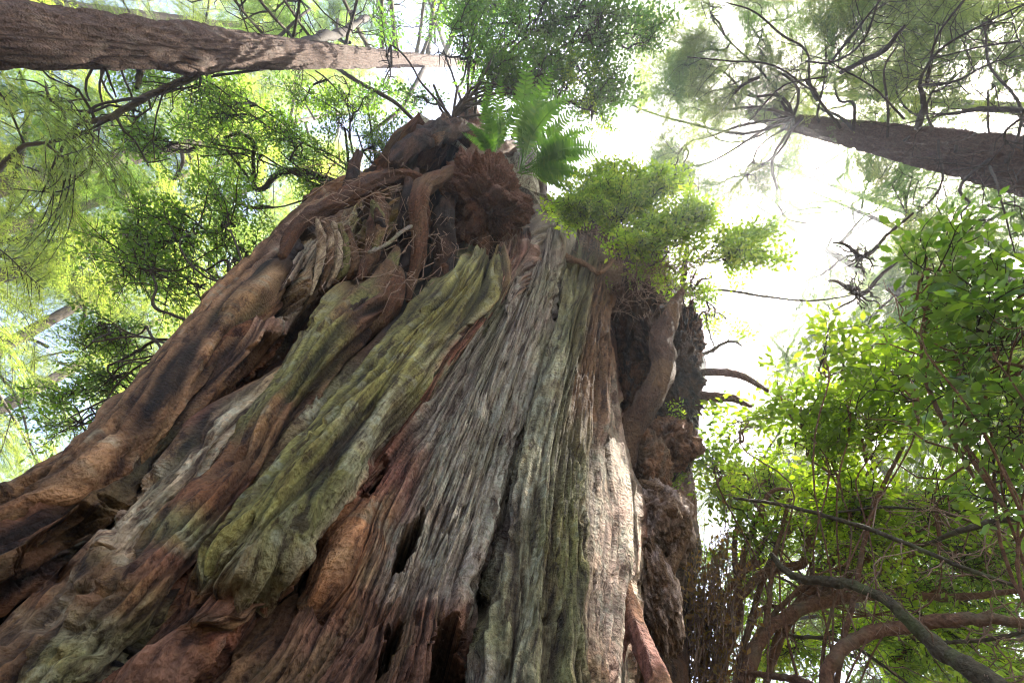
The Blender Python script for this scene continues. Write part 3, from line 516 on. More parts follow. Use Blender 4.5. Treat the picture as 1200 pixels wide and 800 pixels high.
# roots and limbs over the broken top
root('root', [(600, 172, 1.65, 7), (560, 178, 1.7, 8), (535, 195, 1.7, 7), (510, 212, 1.75, 8), (494, 222, 1.8, 10), (490, 255, 1.9, 10), (492, 290, 2.0, 8), (482, 330, 2.15, 5), (478, 352, 2.2, 3)], 'tb', knob=.4, label='pale knuckled root arching over the broken top')
root('root', [(525, 235, 1.9, 9), (520, 262, 1.95, 12), (522, 300, 2.1, 12), (508, 345, 2.3, 9)], 'dk', knob=.3)
root('root', [(465, 292, 2.0, 4), (458, 310, 2.0, 9), (442, 336, 2.0, 13), (418, 362, 1.98, 19), (392, 382, 1.95, 15), (372, 405, 1.9, 10), (352, 438, 1.85, 6)], 'mt', knob=.22, label='mossy yellow root slanting down beside the dark hollow')
root('root', [(462, 318, 2.05, 10), (455, 345, 2.05, 20), (425, 378, 2.0, 21), (398, 402, 1.98, 12)], 'tb', knob=.25)
root('root', [(420, 222, 2.4, 8), (440, 236, 2.3, 10), (442, 260, 2.2, 11), (438, 290, 2.2, 9), (424, 325, 2.2, 5)], 'bt', knob=.35)
root('root', [(437, 238, 2.1, 4), (446, 262, 2.05, 7), (440, 290, 2.1, 4)], 'mt', knob=.3)
root('root', [(330, 300, 2.5, 5), (352, 262, 2.5, 8), (395, 238, 2.4, 9), (430, 218, 2.3, 10), (470, 208, 2.1, 8), (500, 212, 1.9, 6)], 'bd', knob=.3)
for q_, (dx_, c_) in enumerate(((-14, 'ct'), (-4, 'tc'), (5, 'ct'), (13, 'mt'), (20, 'tb'))):
    root('root', [(386+dx_, 258+q_*2, 2.34, 3), (391+dx_, 285, 2.3, 5), (388+dx_, 312+3*q_, 2.33, 4), (378+dx_, 345-4*q_, 2.4, 1.5)], c_, k=14, n=50, knob=.35, seed=q_)
root('root', [(460, 192, 2.1, 8), (480, 172, 2.0, 10), (505, 158, 1.9, 12), (540, 150, 1.8, 10)], 'dk', knob=.4)
root('root', [(440, 290, 1.95, 1.6), (432, 296, 1.93, 1.6), (455, 285, 1.9, 2.2), (470, 272, 1.88, 2), (482, 265, 1.9, 2.2)], 'gh', k=8, n=40, knob=.2, label='thin grey green dead root across the hollow')
root('root', [(535, 322, 1.95, 6), (524, 334, 1.9, 4.5), (516, 346, 1.88, 3), (508, 366, 1.85, 2.4)], 'gv', k=8, n=40, knob=.25)
root('root', [(520, 140, 1.9, 6), (516, 150, 1.9, 9), (508, 165, 1.85, 7)], 'td', knob=.3)
root('root', [(548, 118, 1.9, 7), (552, 140, 1.85, 12), (550, 165, 1.8, 14)], 'wd', knob=.35)
root('root', [(420, 180, 3.0, 5), (414, 200, 3., 7), (408, 235, 3., 7)], 'dk', knob=.3)
root('root', [(655, 300, 2.1, 6), (690, 312, 2.0, 3), (700, 320, 2, 3), (720, 305, 2.1, 2)], 'at', k=8, knob=.2)
for s_ in range(10):
    x = rng.uniform(420, 590); y = rng.uniform(215, 330)
    root('root', [(x+rng.uniform(-8, 8), y-rng.uniform(15, 30), 2.0, rng.uniform(2, 5)), (x, y, 2.05, rng.uniform(3, 7)), (x-rng.uniform(-2, 14), y+rng.uniform(20, 45), 2.2, rng.uniform(1, 4))], random.choice(['dk', 'db', 'kd', 'bt']), k=10, n=30, knob=.4, seed=s_)
# limbs broken off on the right
for pts, nm in (([(812, 438, 3.2, 5), (840, 436, 3.0, 4.5), (868, 440, 2.9, 4.5), (900, 458, 2.8, 2)], 'branch_stub'), ([(812, 462, 3.2, 6), (835, 465, 3.0, 6), (855, 466, 2.95, 5), (880, 476, 2.9, 2)], 'branch_stub')):
    root(nm, pts, 'wt', k=10, n=40, knob=.2)
# clod of fibrous roots hanging over the slab
V0 = bpx('root_clod', 568, 238, 1.72, 42, 48, .42, 35, 'bw', amp=.5, fr=1.6, rough=.10, seed=43, swirl=.03, nu=260, nv=180, label='hanging clod of fine brown roots and soil under the fern')
a = Acc()
pts = V0.reshape(-1, 3); cc = PH(568, 238, 1.72)
def fibres(acc, pts, cc, n, L, r, down=.6):
    for i in rng.integers(0, len(pts), n):
        p = pts[i]; nrm = p-cc; nrm /= np.linalg.norm(nrm)
        dr = nrm*.1+rng.normal(size=3)*.45+np.array([0, 0, -down]); dr /= np.linalg.norm(dr)
        l = L*rng.uniform(.4, 1.3); q = np.array([p, p+dr*l*.5+rng.normal(size=3)*l*.12, p+dr*l+rng.normal(size=3)*l*.25-np.array([0, 0, l*.3])])
        acc.tube(q, [r, r*.8, r*.3], 3)
fibres(a, pts, cc, 260, .12, .003, 1.2)
M_FIBRE = wood_mat('soil_brown_fibre', 'rgb', base=(.13, .085, .055), scale=(30, 30, 30), var=.5, coord='obj', bump=.3)
o = child('fine_roots', a.mesh('fine_roots', M_FIBRE), stump); o['kind'] = 'stuff'
a = Acc()
for i in range(320):
    x = rng.uniform(380, 640); y = 190+rng.uniform(0, 150)
    p = PH(x, y, rng.uniform(1.75, 2.1)+(.25 if x < 450 else 0)); fibres(a, p[None], p+np.array([0, .3, 0]), 1, .3, .005, 1.2)
fibres(a, np.array([PH(598+rng.normal()*12, 305+rng.normal()*12, 1.8) for _ in range(50)]), cc, 260, .3, .004, 1.)
o = child('hanging_rootlets', a.mesh('hanging_rootlets', M_DRY), stump); o['kind'] = 'stuff'
# splinter of torn bark in the black hole
root('splinter', [(348, 722, 1.6, 1), (356, 706, 1.55, 4), (366, 688, 1.52, 4), (377, 668, 1.5, 1.2)], 'rp', k=8, n=30, knob=.4)

# ------------------------------------------------------------------ trunks
def trunk_mesh(base, top, r0, r1, nz=420, nk=110, relief=.06, bulges=(), mat=None, name='trunk', off=0):
    base = np.array(base, float); top = np.array(top, float)
    t = np.linspace(0, 1, nz); P = base+(top-base)*t[:, None]
    H = np.linalg.norm(top-base)
    P[:, 0] += .05*np.sin(t*7+off); P[:, 1] += .05*np.sin(t*5+off)
    R = r0+(r1-r0)*t**.7
    R = R+r0*.7*np.exp(-t*H/.6)
    th = np.linspace(0, 2*np.pi, nk, endpoint=False)
    Z = (t*H)[:, None]+0*th[None, :]; cx = np.cos(th)[None, :]+0*Z; sx = np.sin(th)[None, :]+0*Z
    f = .45/max(r0, .1)
    wz = Z+.2*noise(cx*2, sx*2, Z)
    pl = fbm(cx*5+off, sx*5, wz*2.2, 4, .6)
    rr = R[:, None]*(1+relief*(smooth(-.05, .06, pl)+smooth(.25, .36, pl)-1)+relief*1.0*ridged(cx*9, sx*9, wz*3)*.5+relief*.5*noise(cx*22, sx*22, wz*12)+.04*noise(cx, sx, Z*.8+off))
    for (bz, ba, bh, bw) in bulges:
        da = np.angle(np.exp(1j*(th-ba)))[None, :]
        rr = rr+bh*np.exp(-((Z-bz)/bw)**2-(da/.9)**2)
    V = P[:, None]+rr[..., None]*np.stack([np.cos(th), np.sin(th), 0*th], -1)[None]
    idx = np.arange(nz*nk).reshape(nz, nk); nx = np.roll(idx, -1, 1)
    Q = np.stack([idx[:-1], nx[:-1], nx[1:], idx[1:]], -1).reshape(-1, 4)
    g = np.stack([th[None, :]*r0+0*Z, 0*Z, Z], -1).reshape(-1, 3)
    return mesh_np(name, V.reshape(-1, 3), [Q], mat or M_TRUNK, None, g)

# ------------------------------------------------------------------ sprays (shared meshes, base at origin, growing along +X, flat in XY)
def leaf_tpl(kind):
    if kind == 'oval':      # folded oval leaf with a bent tip, length 1, along +X
        V = np.array([[0, 0, 0], [.28, .2, .05], [.28, -.2, .05], [.33, 0, 0], [.65, .2, .03], [.65, -.2, .03], [.68, 0, -.02], [1, 0, -.1]])
        T = np.array([[0, 3, 1], [0, 2, 3], [1, 3, 6], [1, 6, 4], [2, 6, 3], [2, 5, 6], [4, 6, 7], [5, 7, 6]])
    elif kind == 'small':
        V = np.array([[0, 0, 0], [.45, .24, .05], [.45, -.24, .05], [1, 0, -.04]])
        T = np.array([[0, 3, 1], [0, 2, 3]])
    else:
        V = np.array([[0, .05, 0], [0, -.05, 0], [1, 0, 0], [.5, .11, 0], [.5, -.11, 0]]); T = np.array([[0, 1, 3], [1, 4, 3], [3, 4, 2]])
        V = np.array([[0, 0, 0], [.5, .1, .0], [.5, -.1, .0], [1, 0, 0]]); T = np.array([[0, 2, 1], [1, 2, 3]])
    return V, T
def rotm(x, up):
    x = x/np.linalg.norm(x, axis=-1, keepdims=True); y = np.cross(up, x); y /= np.linalg.norm(y, axis=-1, keepdims=True)+1e-9
    z = np.cross(x, y); return np.stack([x, y, z], -2)
def place_leaves(acc, kind, pos, dirs, ups, size):
    V, T = leaf_tpl(kind); n = len(pos); Rm = rotm(dirs, ups)
    W = np.einsum('vk,nkj->nvj', V, Rm)*np.asarray(size)[:, None, None]+pos[:, None]
    TT = (T[None]+np.arange(n)[:, None, None]*len(V)).reshape(-1, 3)
    acc.add(W.reshape(-1, 3), None, TT)
def spray_broad(name, seed, L=.7, nsub=9, leaf=.07, gap=.045, kind='small', mats=None, depth=.25, subL=.45):
    r = np.random.default_rng(seed); tw = Acc(); lf = Acc()
    main = catmull(np.array([[0, 0, 0], [L*.35, r.normal()*.05*L, L*.04], [L*.7, r.normal()*.08*L, 0], [L, r.normal()*.1*L, -L*.08]]), 10)
    tw.tube(main, np.linspace(.009, .0025, 10)*L/.7, 4)
    pos, di, up = [], [], []
    def leaves(path):
        seg = np.linalg.norm(np.diff(path, axis=0), axis=1).sum(); n = max(3, int(seg/gap)); q = catmull(path, n+1)
        for i in range(1, n+1):
            t = q[min(i+1, n)]-q[i-1]; t /= np.linalg.norm(t); sd = np.cross([0, 0, 1], t)*(1 if i % 2 else -1)
            d = t*.55+sd+r.normal(size=3)*.22+np.array([0, 0, r.normal()*.15])
            if i == n: d = t
            pos.append(q[i]); di.append(d); up.append(np.array([0, 0, 1])+r.normal(size=3)*.35)
    leaves(main[3:])
    for i in range(nsub):
        f = .12+.8*i/nsub; p = main[int(f*9)]; s = 1 if i % 2 else -1
        l = L*subL*(1-.55*f)*r.uniform(.7, 1.25); ang = s*r.uniform(.5, 1.05)
        e = p+np.array([math.cos(ang)*l, math.sin(ang)*l, r.normal()*depth*l])
        c = (p+e)/2+r.normal(size=3)*.06*l
        path = catmull(np.array([p, c, e]), 6); tw.tube(path, np.linspace(.005, .0015, 6)*L/.7, 3); leaves(path)
    n = len(pos)
    place_leaves(lf, kind, np.array(pos), np.array(di), np.array(up), leaf*r.uniform(.5, 1.3, n))
    V = np.concatenate(tw.V+lf.V); nq = np.concatenate(tw.Q); nt_ = np.concatenate(lf.T)+tw.n
    mi = np.concatenate([np.zeros(len(nq)), np.ones(len(nt_))])
    return mesh_np(name, V, [nq, nt_], mats, midx=mi, smooth_=False)
def spray_needle(name, seed, L=1.2, nsub=22, mats=None, needle=.05, gap=.025, droop=.25, wd=.5):
    r = np.random.default_rng(seed); tw = Acc(); lf = Acc()
    main = catmull(np.array([[0, 0, 0], [L*.35, r.normal()*.04*L, L*.02], [L*.7, r.normal()*.07*L, -droop*L*.35], [L, r.normal()*.1*L, -droop*L]]), 12)
    tw.tube(main, np.linspace(.008, .002, 12)*L, 4); pos, di, up = [], [], []
    def need(path):
        seg = np.linalg.norm(np.diff(path, axis=0), axis=1).sum(); n = max(4, int(seg/gap)); q = catmull(path, n+1)
        for i in range(1, n+1):
            t = q[i]-q[i-1]; t /= np.linalg.norm(t)+1e-9; sd = np.cross([0, 0, 1], t); 
            for s in (1, -1):
                pos.append(q[i]); di.append(t*.7+sd*s+r.normal(size=3)*.25); up.append(np.array([0, 0, 1])+r.normal(size=3)*.4)
    need(main[2:])
    for i in range(nsub):
        f = .06+.9*i/nsub; p = main[int(f*11)]; s = 1 if i % 2 else -1
        l = L*wd*(math.sin(math.pi*min(1, f*.8+.15)))*r.uniform(.6, 1.2); ang = s*r.uniform(.6, 1.1)
        e = p+np.array([math.cos(ang)*l, math.sin(ang)*l, -droop*l*r.uniform(.2, 1.3)])
        c = (p+e)/2+np.array([0, 0, .05*l])+r.normal(size=3)*.04*l
        path = catmull(np.array([p, c, e]), 6); tw.tube(path, np.linspace(.003, .001, 6)*L, 3); need(path)
        for k in range(3):
            b = path[1+k]; l2 = l*.4*r.uniform(.5, 1.2); a2 = ang+(1 if k % 2 else -1)*r.uniform(.5, .9)
            need(np.array([b, b+np.array([math.cos(a2)*l2, math.sin(a2)*l2, -droop*l2])]))
    n = len(pos)
    place_leaves(lf, 'needle', np.array(pos), np.array(di), np.array(up), needle*r.uniform(.6, 1.3, n))
    V = np.concatenate(tw.V+lf.V); nq = np.concatenate(tw.Q); nt_ = np.concatenate(lf.T)+tw.n
    return mesh_np(name, V, [nq, nt_], mats, midx=np.concatenate([np.zeros(len(nq)), np.ones(len(nt_))]), smooth_=False)
SP_SMALL = [spray_broad('leafy_twig', s, .6, 9, .06, .035, 'small', [M_TWIG, M_LEAF]) for s in range(4)]
SP_DARK = [spray_broad('leafy_twig', 10+s, .6, 10, .07, .036, 'small', [M_TWIG, M_LEAFD]) for s in range(3)]
SP_YEL = [spray_broad('leafy_twig', 20+s, .55, 12, .085, .034, 'small', [M_TWIG, M_LEAFY], depth=.5) for s in range(4)]
SP_OVAL = [spray_broad('leafy_twig', 30+s, .45, 5, .085, .042, 'oval', [M_TWIG, M_LEAFB], subL=.6) for s in range(5)]
SP_OVALD = [spray_broad('leafy_twig', 40+s, .42, 3, .085, .044, 'oval', [M_TWIG, M_LEAFE], subL=.6) for s in range(5)]
SP_OVALY = [spray_broad('leafy_twig', 35+s, .5, 7, .07, .036, 'oval', [M_TWIG, M_LEAFY], subL=.55) for s in range(3)]
SP_NDL = [spray_needle('needle_spray', 50+s, 1.2, 22, [M_TWIG, M_NEEDLE], .055, .028, .3) for s in range(4)]
SP_NDLY = [spray_needle('needle_spray', 60+s, 1.3, 22, [M_TWIG, M_NEEDLEY], .06, .03, .35) for s in range(4)]
SP_NDLB = [spray_needle('needle_spray', 70+s, 2.2, 30, [M_TWIG, M_NEEDLEY], .085, .045, .4) for s in range(3)]
SP_NDLC = [spray_needle('needle_spray', 80+s, 2.2, 30, [M_TWIG, M_NEEDLE], .085, .045, .4) for s in range(3)]

LANES = [(720, 560, 1.75), (725, 480, 1.9), (705, 640, 1.55), (715, 740, 1.5), (470, 470, 1.5), (250, 420, 2.4), (820, 280, 2.8), (760, 240, 2.7), (950, 540, 3.2), (1030, 480, 3.0)]
LANES = [PH(*q) for q in LANES]
def in_lane(p):
    p = np.asarray(p)
    for a_ in LANES:
        v = p-a_; t_ = v@SUN
        if t_ > 2.2 and np.linalg.norm(v-t_*SUN) < .32+.012*t_: return True
    return False
def put_spray(parent, me, p, d, up, sc):
    q_ = M.T@(np.asarray(p)+np.asarray(d)/np.linalg.norm(d)*.4*sc-CAM)
    if q_[2] > 0:
        X_, Y_, D_ = 600+q_[0]/q_[2]*FPX, 400-q_[1]/q_[2]*FPX, np.linalg.norm(q_)
        if -50 < X_ < 545 and abs(Y_-(38+.073*X_)) < 38-.03*X_+12 and D_ < LD(max(0, X_)) and parent['category'] != 'fern': return
        if 950 < X_ < 1220 and abs(Y_-(200+.217*(X_-1200))) < 40 and D_ < RD(X_) and rng.uniform() < .8: return
    if in_lane(np.asarray(p)+np.asarray(d)/np.linalg.norm(d)*.4*sc) and rng.uniform() < .85: return
    d = np.asarray(d, float); x = d/np.linalg.norm(d); y = np.cross(up, x); y /= np.linalg.norm(y)+1e-9; z = np.cross(x, y)
    o = bpy.data.objects.new(me.name.split('.')[0], me); C.objects.link(o); o.parent = parent
    m4 = mathutils.Matrix([[x[i]*sc, y[i]*sc, z[i]*sc, p[i]-parent.location[i]] for i in range(3)]+[[0, 0, 0, 1]])
    o.matrix_basis = m4
    return o
def cluster(parent, sprays, px, py, rx, ry, dist, n, anchor=None, sc=(.7, 1.2), droop=.2, depth=.7, r_limb=4., mat=None, limb=True, seed=None, out=None):
    """n leafy sprays in a rounded mass, all hung on twigs that come off one limb"""
    r = np.random.default_rng(seed if seed is not None else int(px*7+py*13))
    c = PD(px, py, dist); s = m_per_px(c); fwd = ray(px, py)
    right = M[:, 0]-fwd*(M[:, 0]@fwd); right /= np.linalg.norm(right); up = np.cross(fwd, right)*-1
    if up@M[:, 1] < 0: up = -up
    if anchor is None: p0 = c-np.array([0, 0, 1])*max(rx, ry)*s*1.2
    elif len(anchor) == 3 and isinstance(anchor, tuple): p0 = PD(*anchor)
    else: p0 = np.asarray(anchor)
    far = c+(c-p0)/np.linalg.norm(c-p0)*min(rx, ry)*s*.6
    L = wander(p0, far, 16, .12, r, .04)
    acc = Acc()
    if limb: acc.tube(L, np.linspace(r_limb*s, .8*s, 16), 7, knob=.12)
    # secondary hubs give the mass its clumps
    hubs = []
    for k in range(max(2, n//9)):
        u = r.normal(size=3); u /= np.linalg.norm(u); q = r.uniform(.35, 1)**.6
        h = c+right*u[0]*rx*s*q+up*u[1]*ry*s*q+fwd*u[2]*depth*(rx+ry)/2*s*q
        i = int(np.argmin(np.linalg.norm(L-h, axis=1)-np.linspace(0, .3, 16))); i = max(3, i-2)
        pth = wander(L[i], h, 8, .18, r, .05)
        acc.tube(pth, np.linspace(max(1.6*s, .006), .6*s, 8), 5)
        hubs.append((pth, h))
    for j in range(n):
        pth, h = hubs[j % len(hubs)]
        b = pth[r.integers(2, 8)]
        o_ = r.normal(size=3)*.33*min(rx, ry)*s*.6
        b2 = b+o_
        ps = wander(b, b2, 5, .15, r); acc.tube(ps, np.linspace(.8*s, .35*s, 5), 3)
        d = (b2-p0); d /= np.linalg.norm(d); d = d*.6+r.normal(size=3)*.55+np.array([0, 0, -droop]); d[2] *= .6
        upv = np.array([0, 0, 1.])+r.normal(size=3)*.3
        if abs(d[2]) > .9*np.linalg.norm(d): upv = np.array([1., 0, 0])
        put_spray(parent, sprays[r.integers(0, len(sprays))], b2, d, upv, r.uniform(*sc))
    child('branch', acc.mesh('branch', mat or M_TWIG), parent)
def branch_px(parent, pts, n=24, k=6, knob=.15, mat=None, name='branch', seed=0):
    P, R, k, knob, seed = tube_px(pts, k=k, n=n, knob=knob, seed=seed, horiz=False)
    # small kinks
    w_ = rng.normal(size=P.shape); w_ = (w_+np.roll(w_, 1, 0))/2; P = P+w_*R[:, None]*.18; 
    V, Q = tube_geo(P, R, k, knob, seed)
    child(name, mesh_np(name, V, [Q], mat or M_TWIG), parent)
    return P
def twiglets(parent, P, n, L, r, mat=None, name='twig', back=0.):
    acc = Acc()
    for _ in range(n):
        i = rng.integers(len(P)//5, len(P)-1); t = P[min(i+1, len(P)-1)]-P[i-1]; t /= np.linalg.norm(t)
        d = t*.7+rng.normal(size=3)*.8; d /= np.linalg.norm(d); l = L*rng.uniform(.3, 1.2)
        q = wander(P[i], P[i]+d*l, 7, .2); acc.tube(q, np.linspace(r, r*.3, 7), 4)
        for _k in range(2):
            j = rng.integers(2, 6); d2 = d+rng.normal(size=3)*.6; d2 /= np.linalg.norm(d2)
            acc.tube(wander(q[j], q[j]+d2*l*.45, 5, .2), np.linspace(r*.5, r*.2, 5), 3)
    o = child(name, acc.mesh(name, mat or M_TWIG), parent)
    if name == 'twig': o['kind'] = 'stuff'

# ------------------------------------------------------------------ left hemlock
def az_pos(px, py, D): p = PH(px, py, D); return p
bl = az_pos(0, 31, 4.5)
lh = thing('hemlock_tree', 'tall hemlock with rough brown trunk crossing the top left corner', 'tree', (bl[0], bl[1], 0))
tl = PH(548, 75, 4.5); tl = np.array([bl[0], bl[1], 0])+(tl-np.array([bl[0], bl[1], 0]))*1.15
p_end = PD(560, 77, 24)
child('trunk', trunk_mesh((bl[0], bl[1], 0), p_end, .275, .125, nz=700, nk=130, relief=.07, bulges=[(7.6, 3.6, .10, .35), (7.3, 1.0, .08, .3)], name='trunk'), lh)
def LD(x): # slant distance of the left trunk at column x
    r = ray(x, 35+.073*x); return 4.5/math.hypot(r[0], r[1])
P = branch_px(lh, [(255, 66, LD(250), 6), (240, 78, LD(245)*.97, 4.5), (215, 95, LD(230)*.95, 4), (190, 105, 7.6, 4), (165, 117, 7.4, 3.6), (130, 137, 7.2, 3.6), (92, 145, 7., 3)], mat=M_MOSSTWIG, k=8, n=40)
twiglets(lh, P, 8, .9, .018)
branch_px(lh, [(170, 115, 7.4, 2.2), (140, 118, 7.2, 1.8), (112, 125, 7.1, 1.6), (92, 147, 7, 1.5), (70, 165, 6.8, 1)])
branch_px(lh, [(92, 143, 7, 2), (75, 170, 6.9, 1.6), (62, 195, 6.8, 1.2), (55, 215, 6.7, .8)])
branch_px(lh, [(172, 60, LD(170)*.95, 4), (165, 80, 6.7, 4), (161, 104, 6.5, 2.4)], mat=M_MOSSTWIG)
branch_px(lh, [(120, 68, 6.3, 1.5), (127, 90, 6.2, 1.3), (136, 114, 6.2, .8)])
branch_px(lh, [(235, 46, LD(235)*.93, 3), (270, 50, LD(270)*.9, 3), (315, 62, LD(315)*.93, 6), (345, 57, LD(345)*.93, 6), (375, 45, LD(375)*.93, 6), (400, 38, LD(400)*.95, 4.5), (430, 20, LD(430), 3)], mat=M_TWIG, k=10, n=50, knob=.25)
branch_px(lh, [(395, 80, LD(395), 2.4), (430, 102, 10, 2.3), (460, 118, 9.5, 2.3), (490, 145, 9.2, 2), (515, 165, 9, 1.5)])
branch_px(lh, [(500, 78, LD(500), 2.8), (483, 105, 12, 2.8), (470, 128, 11, 2.4), (445, 148, 10.5, 2), (425, 163, 10, 1.2)])
branch_px(lh, [(360, 75, LD(360), 2), (320, 80, 8.8, 1.4), (250, 88, 7.8, .8)])
branch_px(lh, [(248, 90, 7.8, 1.2), (300, 82, 8.4, 1.8), (380, 74, LD(380), 2)])
for (x0, x1, w_) in [(448, 448, 4), (466, 458, 5), (487, 498, 3.5), (500, 509, 4.5), (514, 552, 5), (530, 500, 3), (440, 400, 4), (380, 330, 3), (362, 300, 3.5), (340, 352, 3), (400, 420, 3), (540, 590, 3), (490, 520, 3), (330, 270, 3), (470, 440, 2.5), (545, 560, 2.5)]:
    y0 = 38+.073*x0; P = branch_px(lh, [(x0, y0, LD(x0), w_*.8), ((x0*.6+x1*.4), y0*.6, LD(x0)*.93, w_*.6), (x1, -6, LD(x0)*.87, w_*.5), (x1+(x1-x0)*.6, -60, LD(x0)*.85, w_*.4)], mat=M_MOSSTWIG)
    twiglets(lh, P, 5, 1.2, .014)
for (x, y, rx, ry, d, n) in [(420, 5, 70, 26, 17, 26), (330, -12, 60, 24, 13, 16), (520, 12, 60, 30, 21, 26), (60, 110, 60, 28, 9, 16), (115, 175, 50, 40, 9.5, 16), (20, 130, 40, 40, 9, 12), (150, 150, 40, 40, 9, 8)]:
    cluster(lh, SP_NDL, x, y, rx, ry, d, n, anchor=(min(max(x, 150), 520)-10, 50, LD(min(max(x, 150), 520))), sc=(.6, 1.0), r_limb=1.6) if d > 11 else cluster(lh, SP_NDL, x, y, rx, ry, d, n, anchor=(min(max(x, 150), 520)-10, 50, LD(min(max(x, 150), 520))), sc=(.3, .55), r_limb=1.2)

# ------------------------------------------------------------------ right hemlock, in front of the sun
def RD(x):
    r = ray(x, 200+.217*(x-1200)); return 6.0/math.hypot(r[0], r[1])
br = PH(1200, 200, 6.0)
rh = thing('hemlock_tree', 'large dark hemlock slanting in from the right edge beside the sun', 'tree', (br[0], br[1], 0))
child('trunk', trunk_mesh((br[0], br[1], 0), PD(880, 132, 19), .52, .16, nz=600, nk=130, relief=.07, name='trunk', off=3), rh)
RB = [
 [(1075, 150, RD(1090), 7), (1082, 120, 9.6, 6), (1078, 95, 9.4, 3.5), (1100, 60, 9.2, 3), (1150, 30, 9, 2.5), (1200, 5, 8.6, 2)],
 [(1080, 100, 9.4, 3), (1120, 95, 9, 2.5), (1160, 75, 8.7, 2), (1210, 62, 8.4, 1.5)],
 [(985, 150, RD(990), 3), (950, 100, 11.6, 3), (945, 60, 11, 2.5), (915, 40, 10.5, 2.5), (880, 12, 10.2, 2), (850, 3, 10, 1.2)],
 [(950, 105, 11.6, 2.2), (900, 75, 11, 2.2), (860, 72, 10.6, 1.8), (805, 67, 10.4, 1.2)],
 [(945, 72, 11, 2.2), (975, 73, 10.6, 2.2), (1010, 50, 10.2, 2.2), (1030, 0, 10, 1.8)],
 [(972, 75, 10.6, 3), (1000, 40, 10, 3), (1020, 15, 9.8, 2), (1040, -10, 9.7, 1.6)],
 [(985, 85, 10.6, 5), (1015, 70, 10.2, 6), (1035, 60, 10, 6), (1060, 30, 9.8, 3)],
 [(970, 90, 10.6, 2), (920, 100, 10.5, 2), (880, 140, 10.3, 1.5), (870, 150, 10.3, 1)],
 [(1060, 140, 9.8, 2.5), (1020, 100, 9.8, 2), (985, 80, 9.8, 1.6), (970, 70, 9.8, 1)],
 [(1200, 130, 8, 6), (1150, 128, 8.3, 6), (1110, 134, 8.6, 3), (1085, 133, 8.8, 1.5)],
 [(1200, 178, 7.4, 2), (1195, 140, 7.6, 3), (1178, 155, 7.6, 3), (1178, 170, 7.6, 2)],
 [(1195, 48, 9.6, 3), (1150, 55, 9.8, 2), (1090, 70, 10, 1.4)],
 [(960, 118, 12.5, 6), (952, 105, 12.3, 5), (945, 95, 12.2, 3)],
 [(890, 90, 14, 4), (870, 100, 14, 4), (860, 110, 14, 3)],
 [(1130, 0, 9, 3), (1100, 40, 9.2, 2.5), (1085, 100, 9.4, 3)],
 [(1100, 165, RD(1100), 3), (1095, 230, 9, 2), (1075, 250, 8.8, 1)],
 [(1160, 195, RD(1160), 3), (1175, 240, 7.6, 2), (1190, 300, 7.4, 1.3)],
]
for b in RB:
    b = [(q[0], q[1], q[2], q[3]*.52) for q in b]
    P = branch_px(rh, b, n=30); twiglets(rh, P, 8, 1.3, .007)
for (x, y, rx, ry, d, n) in [(850, 40, 60, 45, 15, 30), (800, 75, 40, 45, 16, 26), (880, 100, 60, 40, 15.5, 28), (960, 35, 60, 36, 13, 22), (1040, 25, 50, 36, 12.5, 20), (820, 180, 50, 45, 16, 30), (890, 190, 50, 35, 16, 22),
                               (1120, 50, 60, 40, 12.5, 14), (1180, 90, 40, 40, 12.5, 9), (1060, 95, 40, 28, 13.5, 14), (1000, 85, 50, 26, 14.5, 14), (1160, 262, 40, 16, 12, 8), (1180, 20, 40, 34, 11.5, 14), (930, 100, 40, 26, 16, 14), (780, 110, 24, 30, 17, 12), (762, 40, 24, 44, 19, 16), (745, 130, 20, 24, 19, 8), (940, 250, 50, 20, 19, 10), (840, 120, 50, 40, 18, 26), (900, 30, 50, 30, 17, 22), (1000, 60, 60, 40, 17, 12), (790, 200, 30, 30, 17, 12), (860, 230, 40, 26, 17, 14)]:
    xx = min(max(x, 930), 1180); cluster(rh, SP_NDL+SP_NDLY, x, y, rx, ry, d, n, anchor=(xx, 195+.217*(xx-1200), RD(xx)), sc=(.6, 1.1), r_limb=1.5)

